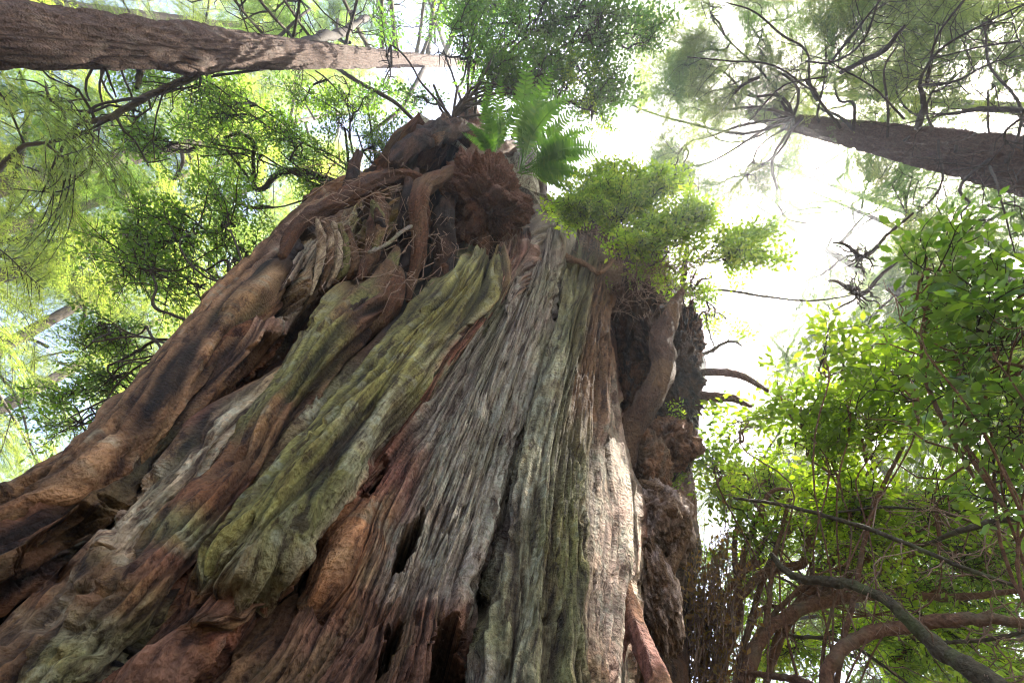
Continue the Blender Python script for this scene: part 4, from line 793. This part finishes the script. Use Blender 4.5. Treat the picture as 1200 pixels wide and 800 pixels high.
# ------------------------------------------------------------------ background conifers
TREES = [ # px,py of the trunk at a height, horizontal distance, radius, height, n limbs, sprays/limb, meshes, label
 (60, 202, 9.5, .30, 26, 16, 7, SP_NDLB, 'pale sunlit conifer whose grey trunk shows at the left edge'),
 (30, 420, 15, .35, 20, 20, 7, SP_NDLB, 'bright washed out conifer beyond the left flank of the stump'),
 (230, 330, 19, .4, 26, 20, 7, SP_NDLB, 'tall sunny conifer far behind the left shoulder of the stump'),
 (-60, 300, 12, .3, 17, 16, 6, SP_NDLB, 'yellow green conifer partly cut off by the left edge'),
 (330, 200, 14, .3, 30, 16, 6, SP_NDLC, 'soft green conifer above the left shoulder of the stump'),
 (860, 210, 11, .3, 24, 16, 6, SP_NDLC, 'hazy green conifer above the bush on the right rim'),
 (1250, 125, 11, .35, 26, 12, 5, SP_NDLB, 'darker conifer beyond the slanting trunk near the top right corner'),
 (1130, 480, 14, .3, 17, 16, 6, SP_NDLB, 'sunlit conifer behind the leafy shrub at the right'),
 (930, 620, 13, .3, 14, 16, 6, SP_NDLB, 'bright conifer low behind the arching stems at the right'),
 (770, 130, 13, .3, 30, 22, 6, SP_NDLC, 'tall conifer rising behind the top of the stump, right of the fern'),
 (720, 10, 9, .28, 28, 20, 6, SP_NDLC, 'conifer crown almost overhead between the stump top and the open sky'),
 (1010, 40, 14, .35, 30, 14, 6, SP_NDLB, 'pale hazy conifer above the sunlit gap at the upper right'),
 (1160, 60, 17, .35, 30, 16, 5, SP_NDLB, 'tall pale conifer behind the dark crown in the top right corner'),
 (910, 430, 17, .3, 16, 18, 6, SP_NDLB, 'faint bright conifer right of the dark burl'),
 (1200, 330, 12, .3, 22, 18, 6, SP_NDLC, 'green conifer behind the near shrub at the right edge'),
 (150, 40, 12, .3, 28, 18, 6, SP_NDLB, 'sunny conifer seen beyond the trunk in the top left corner'),
 (780, 240, 16, .3, 24, 18, 6, SP_NDLB, 'faint pale conifer between the top of the stump and the sunlit gap'),
 (1000, 290, 20, .3, 26, 18, 6, SP_NDLB, 'washed out conifer in the bright gap under the sun'),
 (1060, 760, 17, .3, 16, 16, 6, SP_NDLB, 'distant sunlit conifer behind the bottom right branches'),
]
for ti, (px, py, D, rad, H, nl, ns, meshes, lab) in enumerate(TREES):
    r = np.random.default_rng(100+ti); p = PH(px, py, D)
    T_ = thing('conifer_tree', lab, 'tree', (p[0], p[1], 0))
    top = np.array([p[0]+r.normal()*.4, p[1]+r.normal()*.4, H])
    child('trunk', trunk_mesh((p[0], p[1], 0), top, rad, .04, nz=120, nk=24, relief=.05, mat=M_TRUNK2, name='trunk', off=ti), T_)
    z0 = 4.5 if D > 12 else 6
    for k in range(nl):
        z = z0+(H-z0-1)*(k+r.uniform(0, .8))/nl; a_ = k*2.4+r.uniform(-.4, .4)
        ll = (2.2+2.6*(1-(z-z0)/(H-z0)))*r.uniform(.7, 1.15)
        b0 = np.array([p[0], p[1], z]); e = b0+np.array([math.cos(a_)*ll, math.sin(a_)*ll, -.12*ll+r.normal()*.2])
        Pth = wander(b0, e, 10, .08, r, .06); acc = Acc(); acc.tube(Pth, np.linspace(.05, .012, 10), 6, knob=.2)
        child('branch', acc.mesh('branch', M_TWIG), T_)
        for j in range(ns):
            i = int(2+7*(j+.5)/ns); t = Pth[i]-Pth[i-1]; t /= np.linalg.norm(t); sd = np.array([-t[1], t[0], 0])*(1 if j % 2 else -1)
            d = t*.8+sd*r.uniform(.3, 1.1) if j < ns-1 else t
            put_spray(T_, meshes[r.integers(0, len(meshes))], Pth[i], d+np.array([0, 0, -.15]), np.array([0, 0, 1.])+r.normal(size=3)*.25, r.uniform(.5, 1.05))

# ------------------------------------------------------------------ shrubs on and around the stump
def shrub(label, base, clusters, sprays, mat=None, stems=(), cat='bush', name='huckleberry_bush', group=None, **kw):
    b = np.array(base); T_ = thing(name, label, cat, tuple(b))
    for c in clusters:
        anchor = c[6] if len(c) > 6 else b
        cluster(T_, sprays, *c[:6], anchor=anchor, mat=mat, **kw)
    for s in stems:
        P = branch_px(T_, s, n=26, mat=mat); twiglets(T_, P, 6, .5, .006, mat)
    return T_
# left of the top, behind the shoulder
shrub('large green shrub with dark crooked stems behind the left shoulder of the stump', PD(430, 235, 9.5),
      [(300, 130, 60, 45, 9, 46), (380, 110, 55, 40, 9.3, 40), (230, 110, 50, 35, 8.8, 26), (200, 170, 45, 35, 8.6, 22), (350, 190, 60, 35, 9, 36), (260, 190, 45, 35, 8.8, 20), (420, 170, 40, 30, 9.3, 24), (300, 240, 45, 25, 8.8, 18)],
      SP_SMALL, stems=[[(418, 240, 9.5, 6), (400, 218, 9.4, 4.5), (375, 207, 9.2, 3.5), (340, 200, 9.1, 4), (325, 205, 9, 3.5), (305, 222, 8.9, 3), (290, 218, 8.8, 2.2)],
                       [(408, 225, 9.4, 4), (408, 190, 9.4, 2), (404, 150, 9.4, 1.2)], [(298, 218, 8.9, 2.2), (297, 185, 8.9, 2), (296, 165, 8.9, 2), (280, 157, 8.8, 2), (262, 162, 8.8, 1.4)],
                       [(300, 220, 8.9, 1.6), (285, 200, 8.8, 1.4), (265, 175, 8.7, 1)], [(425, 240, 9.5, 2.5), (440, 200, 9.6, 2), (436, 160, 9.6, 1.5), (430, 120, 9.6, 1)]], r_limb=1.4)
shrub('airy green shrub reaching out halfway up the left flank of the stump', PH(275, 345, 3.1),
      [(215, 290, 50, 30, 6.5, 30), (170, 310, 35, 25, 6.3, 16), (270, 265, 35, 25, 6.8, 16), (235, 335, 40, 20, 6.3, 14), (290, 300, 22, 25, 6.6, 10)],
      SP_SMALL, stems=[[(272, 345, 6, 2), (268, 325, 6.1, 2), (266, 305, 6.2, 1.6), (240, 318, 6.3, 1.2)], [(228, 378, 5.2, 2), (205, 370, 5.4, 2), (180, 358, 5.6, 1.8), (183, 335, 5.8, 1.4), (176, 318, 6, 1)]], r_limb=1.2)
shrub('low feathery shrub below the left flank, nearest the left edge', PH(205, 400, 3.1),
      [(140, 400, 45, 25, 5.6, 26), (100, 460, 45, 25, 5.4, 20), (150, 450, 35, 30, 5.3, 18), (80, 500, 30, 25, 5.3, 10), (110, 390, 30, 22, 5.6, 10)],
      SP_SMALL+SP_DARK[:1], stems=[[(207, 400, 5, 2), (185, 398, 5.1, 2), (160, 412, 5.2, 1.6), (130, 428, 5.3, 1.2)], [(160, 455, 4.9, 1.6), (120, 470, 5, 1.2), (80, 490, 5.1, .8)]], r_limb=1.2, sc=(.4, .75))
# growing up from the top
shrub('dense fine leaved bush standing on the very top of the stump', PD(530, 140, 9.6),
      [(470, 75, 45, 35, 10.5, 24), (540, 55, 50, 35, 10.8, 34), (600, 35, 50, 35, 11, 40), (655, 30, 50, 38, 11, 40), (712, 25, 38, 32, 11, 28), (590, 90, 45, 28, 10.5, 26), (650, 90, 42, 32, 10.5, 26), (705, 80, 30, 28, 10.8, 22), (735, 45, 26, 30, 11.5, 16), (610, 105, 40, 20, 10, 16), (680, 120, 30, 20, 10.4, 14), (500, 112, 26, 16, 10, 12), (560, 5, 60, 20, 11.5, 24)],
      SP_DARK, stems=[[(545, 150, 9.6, 2.6), (548, 110, 10, 2), (550, 70, 10.8, 2), (560, 20, 12, 1.5)], [(556, 150, 9.6, 2.2), (560, 100, 10.2, 2), (585, 50, 11, 1.5)], [(566, 140, 9.6, 2.4), (580, 90, 10.4, 2), (620, 40, 12, 1.5)], [(552, 150, 9.6, 2), (538, 110, 10.2, 1.5), (520, 60, 11.5, 1.2)],
                      [(600, 160, 9.6, 2.4), (640, 100, 10.6, 2), (660, 80, 11.4, 2), (690, 60, 12, 1.4)], [(536, 152, 9.6, 2), (522, 130, 10, 2), (508, 100, 10.4, 1.6)], [(640, 110, 10.6, 1.6), (655, 70, 11, 1.2), (650, 50, 11.6, 1)]], r_limb=1.6, sc=(.9, 1.5))
shrub('sprig of bright yellow leaves standing above the fern', PD(655, 120, 10),
      [(672, 78, 16, 22, 10.4, 7), (660, 100, 20, 14, 10.2, 5), (690, 130, 20, 15, 10, 5)], SP_YEL, r_limb=1., sc=(.5, .8))
# the bright bush on the right rim
bb = PH(730, 320, 2.9)
shrub('yellow green bush glowing in the sun on the right rim of the stump', bb,
      [(735, 252, 44, 26, 6.4, 60), (790, 268, 44, 34, 6.2, 66), (842, 305, 34, 28, 6.2, 40), (690, 245, 28, 22, 6.4, 40), (812, 325, 34, 28, 6.0, 44), (765, 300, 34, 24, 6.0, 30), (700, 222, 30, 18, 6.8, 26), (868, 280, 22, 20, 6.5, 14), (830, 368, 20, 16, 5.9, 16), (760, 228, 34, 16, 6.6, 26)],
      SP_YEL, stems=[[(800, 335, 6.6, 3.5), (803, 305, 6.7, 3.5), (806, 285, 6.8, 2)], [(790, 350, 6.4, 1.5), (840, 340, 6.6, 1.5), (900, 348, 6.7, 1.4), (960, 352, 6.8, 1), (1000, 345, 6.8, .7)],
                     [(815, 420, 5.6, 2.5), (835, 410, 5.7, 2.2), (860, 400, 5.8, 1.6), (870, 405, 5.8, 1)], [(815, 375, 6, 1.5), (825, 365, 6, 1.2), (830, 385, 6, 1), (838, 410, 6, .8)]], r_limb=1.3, sc=(.55, .9))
dt = thing('dry_twig_tangle', 'grey tangle of dead twigs drooping under the yellow green bush', 'twigs', tuple(PH(720, 320, 2.6)))
acc = Acc()
for i in range(420):
    x = rng.normal(725, 38); y = rng.normal(310, 26); p = PH(x, y, rng.uniform(2.35, 2.75)); d = rng.normal(size=3)*.5+np.array([0, -.1, -.55]); d /= np.linalg.norm(d)
    l = rng.uniform(.2, .6); q = wander(p, p+d*l, 8, .25); acc.tube(q, np.linspace(.006, .002, 8), 3)
    for k in range(2):
        j = rng.integers(2, 6); acc.tube(wander(q[j], q[j]+rng.normal(size=3)*.14, 4, .2), [.003, .0025, .002, .001], 3)
o = child('twigs', acc.mesh('twigs', M_DRY), dt); o['kind'] = 'stuff'
for i in range(9):
    put_spray(dt, SP_OVAL[i % 4], PH(rng.normal(735, 22), rng.normal(320, 18), 2.4), rng.normal(size=3)*.5+np.array([0, -.3, -.5]), np.array([0, 0, 1.]), .35)

# ------------------------------------------------------------------ sword ferns
def frond_mesh(seed, L=1., n=40, wd=.15, arch=.35):
    r = np.random.default_rng(seed); a_ = Acc(); lf = Acc()
    t = np.linspace(0, 1, 24); P = np.stack([L*t*(1-.12*t), L*.04*np.sin(t*3+seed), L*(.25*t-arch*t**2.2)], -1)
    a_.tube(P, np.linspace(.006, .0015, 24)*L, 4)
    q = catmull(P, n+8); pos, di, up, sz = [], [], [], []
    for i in range(6, n+8):
        f = (i-6)/(n+1); tt = q[min(i+1, n+7)]-q[i-1]; tt /= np.linalg.norm(tt); nn = np.cross(tt, [0, 1, 0]); nn /= np.linalg.norm(nn)
        if nn[2] < 0: nn = -nn
        sd = np.cross(nn, tt); l = wd*L*(min(1, .35+f*3.5))*(1-f**2.6*.93)
        for s in (1, -1):
            pos.append(q[i]); di.append(sd*s+tt*(.18+.3*f)+r.normal(size=3)*.05); up.append(nn+r.normal(size=3)*.12); sz.append(l*r.uniform(.85, 1.1))
    pos = np.array(pos); di = np.array(di); up = np.array(up)
    V = np.array([[0, -.09, 0], [0, .11, 0], [.12, .17, .01], [.12, -.13, .01], [.6, .12, .02], [.6, -.12, .02], [1, .0, -.05]])
    T = np.array([[0, 3, 1], [1, 3, 2], [2, 3, 5], [2, 5, 4], [4, 5, 6]])
    Rm = rotm(di, up); W = np.einsum('vk,nkj->nvj', V, Rm)*np.array(sz)[:, None, None]+pos[:, None]
    lf.add(W.reshape(-1, 3), None, (T[None]+np.arange(len(pos))[:, None, None]*7).reshape(-1, 3))
    Vv = np.concatenate(a_.V+lf.V); nq = np.concatenate(a_.Q); nt_ = np.concatenate(lf.T)+a_.n
    return mesh_np('frond', Vv, [nq, nt_], [M_FERN, M_FERN], midx=np.concatenate([np.zeros(len(nq)), np.ones(len(nt_))]), smooth_=False)
FR = [frond_mesh(s, 1, 24, .125, .2+.1*s) for s in range(4)]
def fern(label, base, tips, seed=0, arch=.0):
    b = np.array(base); T_ = thing('sword_fern', label, 'fern', tuple(b), group='sword ferns on the stump')
    r = np.random.default_rng(seed)
    for (x, y, dist) in tips:
        e = PD(x, y, dist); d = e-b; L = np.linalg.norm(d); up = np.array([-.1, -.6, 1.])+r.normal(size=3)*.2
        put_spray(T_, FR[r.integers(0, 4)], b+r.normal(size=3)*.03, d/L+np.array([0, 0, .08]), up, L*1.08)
    return T_
fb = PD(612, 196, 8.6)
fern('big sword fern fanning out from the top of the stump, right of the brown clod', PD(610, 198, 7.6),
     [(622, 70, 8.6), (646, 80, 8.4), (668, 98, 8.2), (686, 120, 7.9), (700, 142, 7.6), (712, 164, 7.3), (716, 186, 7.1), (708, 208, 6.9), (692, 228, 6.8), (668, 238, 6.8), (655, 105, 8.6), (690, 158, 8.1), (640, 128, 8), (676, 196, 7.6), (700, 150, 7.2), (660, 86, 8.8), (704, 198, 7.4), (680, 214, 7.2), (634, 95, 8.0), (694, 176, 7.8)], 1)
fern('smaller sword fern with upright broad fronds, left of the fan shaped one', PD(578, 188, 7.6),
     [(542, 135, 7.2), (558, 112, 7.6), (574, 96, 8.0), (592, 98, 8.2), (588, 120, 8.4), (550, 145, 7.2), (568, 125, 8.2), (604, 110, 8.4), (538, 148, 7.8)], 2)
fern('small fern hanging by the grey lip below the fan shaped one', PD(655, 258, 7.4),
     [(690, 285, 7.0), (680, 272, 7.1), (640, 262, 7.0), (668, 240, 7.4), (700, 262, 7.3)], 3)

# ------------------------------------------------------------------ near shrub at the right with larger leaves
nb_ = PD(1250, 780, 3.0)
shrub('near shrub with large glossy leaves along the right edge', nb_,
      [(1130, 315, 26, 30, 3.3, 15), (1185, 325, 24, 30, 3.1, 12), (1100, 370, 26, 34, 3.4, 13), (1165, 390, 36, 40, 3.1, 22), (1190, 470, 30, 40, 3.0, 14), (1130, 450, 36, 34, 3.3, 16), (1180, 560, 30, 30, 3.1, 10)],
      SP_OVALD, name='evergreen_shrub', mat=M_REDSTEM, stems=[[(1140, 560, 3.2, 2.5), (1082, 430, 3.3, 2.5), (1088, 340, 3.3, 2), (1086, 300, 3.3, 1.2)], [(1200, 430, 3, 2), (1150, 420, 3.1, 1.6), (1110, 415, 3.2, 1)], [(1180, 600, 3, 3), (1130, 500, 3.1, 2.2), (1150, 470, 3.1, 1.6), (1200, 420, 3, 1)]], r_limb=1.6, sc=(.55, .9))
shrub('bright green shrub with rows of small oval leaves right of the dark burl', PD(965, 890, 4.0),
      [(955, 420, 20, 20, 4.4, 9), (915, 470, 32, 24, 4.4, 16), (990, 455, 36, 28, 4.4, 20), (1050, 440, 34, 30, 4.3, 18), (950, 525, 50, 30, 4.5, 22), (1040, 520, 50, 40, 4.4, 26), (880, 505, 24, 20, 4.5, 12), (850, 548, 24, 18, 4.6, 10), (1000, 580, 50, 30, 4.6, 20), (1100, 560, 44, 34, 4.3, 17)],
      SP_OVAL, name='evergreen_shrub', mat=M_REDSTEM, stems=[[(1060, 520, 4.4, 2), (1030, 580, 4.4, 2.6), (1000, 700, 4.2, 3), (975, 830, 4.0, 3)]], r_limb=.9, sc=(.6, 1.0))
shrub('small sunlit sprigs hanging against the orange burl', PH(815, 520, 2.9),
      [(800, 500, 14, 20, 4.3, 4), (790, 560, 20, 10, 4.2, 4), (810, 545, 14, 14, 4.2, 3)], SP_OVALY, r_limb=1., sc=(.35, .5))
# ------------------------------------------------------------------ red-stemmed shrub, lower right
rb = PD(845, 800, 4.6)
rs = thing('red_stemmed_shrub', 'spreading shrub with bent red brown stems in the lower right corner', 'bush', tuple(rb))
RS = [
 [(822, 800, 4.6, 4), (828, 740, 4.7, 4), (850, 695, 4.8, 4), (875, 668, 4.9, 4), (895, 655, 5, 3.5)],
 [(838, 800, 4.6, 5), (846, 740, 4.7, 5.5), (870, 695, 4.8, 6), (905, 668, 4.9, 6), (940, 658, 5, 6), (948, 625, 5.1, 5.5), (955, 590, 5.2, 4), (970, 560, 5.3, 3), (990, 540, 5.4, 2)],
 [(868, 800, 4.4, 9), (885, 760, 4.5, 10), (905, 735, 4.6, 9), (935, 715, 4.7, 8), (975, 703, 4.8, 8), (1030, 697, 4.9, 7), (1090, 700, 5, 6), (1150, 696, 5, 4.5), (1210, 690, 5, 3)],
 [(962, 808, 3.9, 9), (975, 775, 3.9, 9), (1010, 745, 4, 9), (1060, 733, 4.1, 9), (1120, 724, 4.1, 9), (1205, 730, 4.1, 7)],
 [(880, 762, 4.6, 6), (930, 712, 4.8, 5), (985, 690, 5, 5), (1040, 665, 5.1, 4), (1080, 645, 5.2, 2.5)],
 [(860, 790, 4.5, 4), (890, 790, 4.3, 4), (930, 795, 4.1, 5), (960, 806, 3.9, 5)],
 [(872, 670, 4.9, 4), (890, 645, 5, 4), (899, 620, 5, 3.5), (890, 598, 5, 2.5), (883, 588, 5, 2)],
 [(948, 630, 5.1, 3), (980, 590, 5, 3), (1010, 560, 5, 2.4), (1040, 535, 5, 1.6)],
 [(898, 612, 5, 2.6), (930, 608, 5, 1.6), (945, 640, 5.1, 1.2)],
]
for i in range(9):
    x0 = rng.uniform(815, 900); x1 = rng.uniform(900, 1220); y1 = rng.uniform(550, 720)-.06*(x1-900); w_ = rng.uniform(1.6, 3.6); d0 = rng.uniform(4.4, 5.2)
    RS.append([(x0, 806, d0, w_*1.5), (x0+12+rng.uniform(0, 25), 735, d0+.1, w_*1.4), (x0*.62+x1*.38, 735*.35+y1*.65+rng.uniform(-10, 20), d0+.3, w_*1.1), (x0*.3+x1*.7, y1+rng.uniform(-12, 12), d0+.4, w_*.8), (x1, y1, d0+.5, w_*.35)])
for b in RS:
    b = [(q[0], q[1], q[2], q[3]*.78) for q in b]
    P = branch_px(rs, b, n=50, k=12, mat=M_REDSTEM, name='stem', knob=.1); twiglets(rs, P, 7, .5, .006, M_DRY)
for b in ([(860, 583, 4.2, 1.6), (920, 592, 4.1, 2.2), (970, 605, 4, 2.4), (1020, 620, 3.9, 2.8), (1070, 640, 3.8, 2.6), (1130, 665, 3.7, 2.6), (1200, 690, 3.6, 2)],
          [(1210, 605, 3.9, 3), (1160, 612, 4, 3.5), (1125, 622, 4, 3), (1080, 640, 4.1, 1.5)], [(980, 600, 4.2, 1.2), (1040, 594, 4.2, 1.4), (1100, 600, 4.1, 1.6), (1180, 625, 4.1, 1.2)],
          [(930, 745, 4.5, 2), (990, 752, 4.4, 2), (1050, 790, 4.3, 1.6), (1080, 812, 4.2, 1.2)], [(1100, 752, 4, 2), (1150, 750, 4, 2), (1210, 738, 4, 2)], [(880, 580, 5, 1.2), (850, 565, 5, .8)]):
    P = branch_px(rs, b, n=40, k=8, mat=M_MOSSTWIG); twiglets(rs, P, 14, .5, .005, M_DRY)
mb = PD(1180, 810, 3.3)
mbt = thing('mossy_bough', 'dark mossy bough slanting down across the red stems into the bottom right corner', 'branch', tuple(PD(1230, 840, 3.3)))
P = branch_px(mbt, [(903, 648, 4.1, 2.5), (925, 672, 4, 4.5), (960, 680, 3.9, 5), (1000, 685, 3.8, 5.5), (1040, 705, 3.7, 6), (1075, 735, 3.6, 8), (1110, 765, 3.5, 10), (1150, 790, 3.4, 11), (1230, 840, 3.3, 12)], n=70, k=14, mat=M_MOSSTWIG, name='branch', knob=.25)
twiglets(mbt, P, 14, .35, .005, M_DRY)
for (x, y, rx, ry, d, n, sp) in [(900, 590, 50, 30, 5.6, 26, SP_YEL), (1010, 640, 60, 35, 5.8, 38, SP_YEL), (1100, 640, 60, 40, 5.6, 38, SP_YEL), (1170, 650, 40, 50, 5, 22, SP_SMALL), (1060, 590, 60, 35, 5.4, 30, SP_OVALY), (1150, 760, 60, 40, 6, 34, SP_YEL), (1080, 770, 50, 30, 6.4, 26, SP_YEL), (880, 610, 40, 30, 4.9, 16, SP_YEL), (960, 600, 50, 26, 4.8, 22, SP_YEL), (1010, 660, 50, 26, 4.7, 18, SP_OVALY), (1120, 740, 50, 26, 5.0, 18, SP_YEL), (930, 745, 30, 20, 5.6, 12, SP_YEL), (880, 640, 40, 40, 6.4, 24, SP_YEL), (940, 690, 50, 30, 6.6, 26, SP_SMALL), (1040, 700, 60, 30, 6.6, 30, SP_YEL), (1130, 700, 60, 30, 6.4, 28, SP_SMALL), (860, 560, 40, 24, 6.2, 20, SP_YEL), (1170, 540, 40, 40, 5.6, 22, SP_YEL),
                               (1000, 760, 50, 35, 5.8, 14, SP_YEL), (920, 760, 30, 30, 5.8, 6, SP_YEL), (950, 630, 40, 30, 5.6, 14, SP_SMALL), (1100, 690, 50, 25, 5.4, 12, SP_SMALL), (1170, 590, 40, 35, 4.8, 18, SP_SMALL)]:
    cluster(rs, sp, x, y, rx, ry, d, n, anchor=(950, 700, 5), sc=(.5, .85), r_limb=1.2, mat=M_REDSTEM)
# dry upright stems beside the stump foot
ds = thing('dry_brushwood', 'brown dry brush of upright leafless twigs beside the foot of the stump', 'brushwood', tuple(PD(830, 830, 4.3)))
acc = Acc(); lf = Acc(); pos = []
for i in range(190):
    x = rng.normal(824, 18); y = rng.uniform(720, 830); h = rng.uniform(40, 190)*(1 if rng.uniform() > .6 else .6)
    a0 = PD(x, y, rng.uniform(4.2, 4.7)); a1 = PD(x+rng.normal()*12+h*.08, y-h, rng.uniform(4.3, 5))
    q = wander(a0, a1, 9, .06); acc.tube(q, np.linspace(.006, .002, 9), 3)
    for k in range(5):
        j = rng.integers(1, 8); d = rng.normal(size=3); e = q[j]+d/np.linalg.norm(d)*rng.uniform(.03, .12); acc.tube(wander(q[j], e, 4, .2), [.003, .0025, .002, .0015], 3)
        pos.append(e); pos.append(q[j]+(e-q[j])*.6)
o = child('twigs', acc.mesh('twigs', M_DRY), ds); o['kind'] = 'stuff'
pos = np.array(pos); n = len(pos); M_DLEAF = leaf_mat('withered_leaf', [(.12, .06, .03), (.2, .11, .05), (.24, .16, .06), (.16, .17, .05)], .4, .03)
place_leaves(lf, 'small', pos, rng.normal(size=(n, 3)), rng.normal(size=(n, 3)), .055*rng.uniform(.5, 1.2, n))
o = child('withered_leaves', lf.mesh('withered_leaves', M_DLEAF), ds); o['kind'] = 'stuff'
# bare crowns against the sky
for (x, y, d, sz, lab) in [(1010, 300, 7.5, 34, 'spidery bare twig cluster against the white sky, upper of the two'), (1005, 345, 7.2, 30, 'spidery bare twig cluster with a few buds, lower of the two')]:
    b = PD(x, y, d); T_ = thing('bare_branch', lab, 'branch', tuple(PD(x+60, y-50, d+.6)))
    P = branch_px(T_, [(x+60, y-50, d+.6, 1.5), (x+30, y-25, d+.3, 2), (x, y, d, 2.4), (x-20, y-14, d, 2), (x-35, y-16, d-.1, 1)], n=24); s = m_per_px(b)
    acc = Acc()
    for k in range(16):
        dd = rng.normal(size=3); dd /= np.linalg.norm(dd); q = wander(b, b+dd*sz*s*rng.uniform(.5, 1.2), 9, .2); acc.tube(q, np.linspace(1.5*s, .4*s, 9), 4)
        for m_ in range(4):
            j = rng.integers(2, 8); d3 = dd+rng.normal(size=3)*.8; acc.tube(wander(q[j], q[j]+d3/np.linalg.norm(d3)*sz*s*.4, 5, .2), np.linspace(.7*s, .25*s, 5), 3)
    child('twig', acc.mesh('twig', M_TWIG), T_)
# ------------------------------------------------------------------ hazy forest air
def haze():
    x0, x1, y0, y1, z0, z1 = -60, 60, -60, 60, -1.2, 40
    V = [(x, y, z) for z in (z0, z1) for y in (y0, y1) for x in (x0, x1)]
    F = [(0, 2, 3, 1), (4, 5, 7, 6), (0, 1, 5, 4), (2, 6, 7, 3), (0, 4, 6, 2), (1, 3, 7, 5)]
    m, t, N, L = newmat('haze_air'); out = N('ShaderNodeOutputMaterial'); v = N('ShaderNodeVolumePrincipled')
    v.inputs['Color'].default_value = (.95, .97, 1, 1); v.inputs['Density'].default_value = .0045; v.inputs['Anisotropy'].default_value = .7
    L(v.outputs[0], out.inputs['Volume'])
    o = link('haze', mesh_np('haze', np.array(V, float), [np.array(F)], m, smooth_=False)); o['kind'] = 'stuff'
haze()
print('objects', len(bpy.data.objects), 'tris', sum(len(m.polygons)*2 for m in bpy.data.meshes))
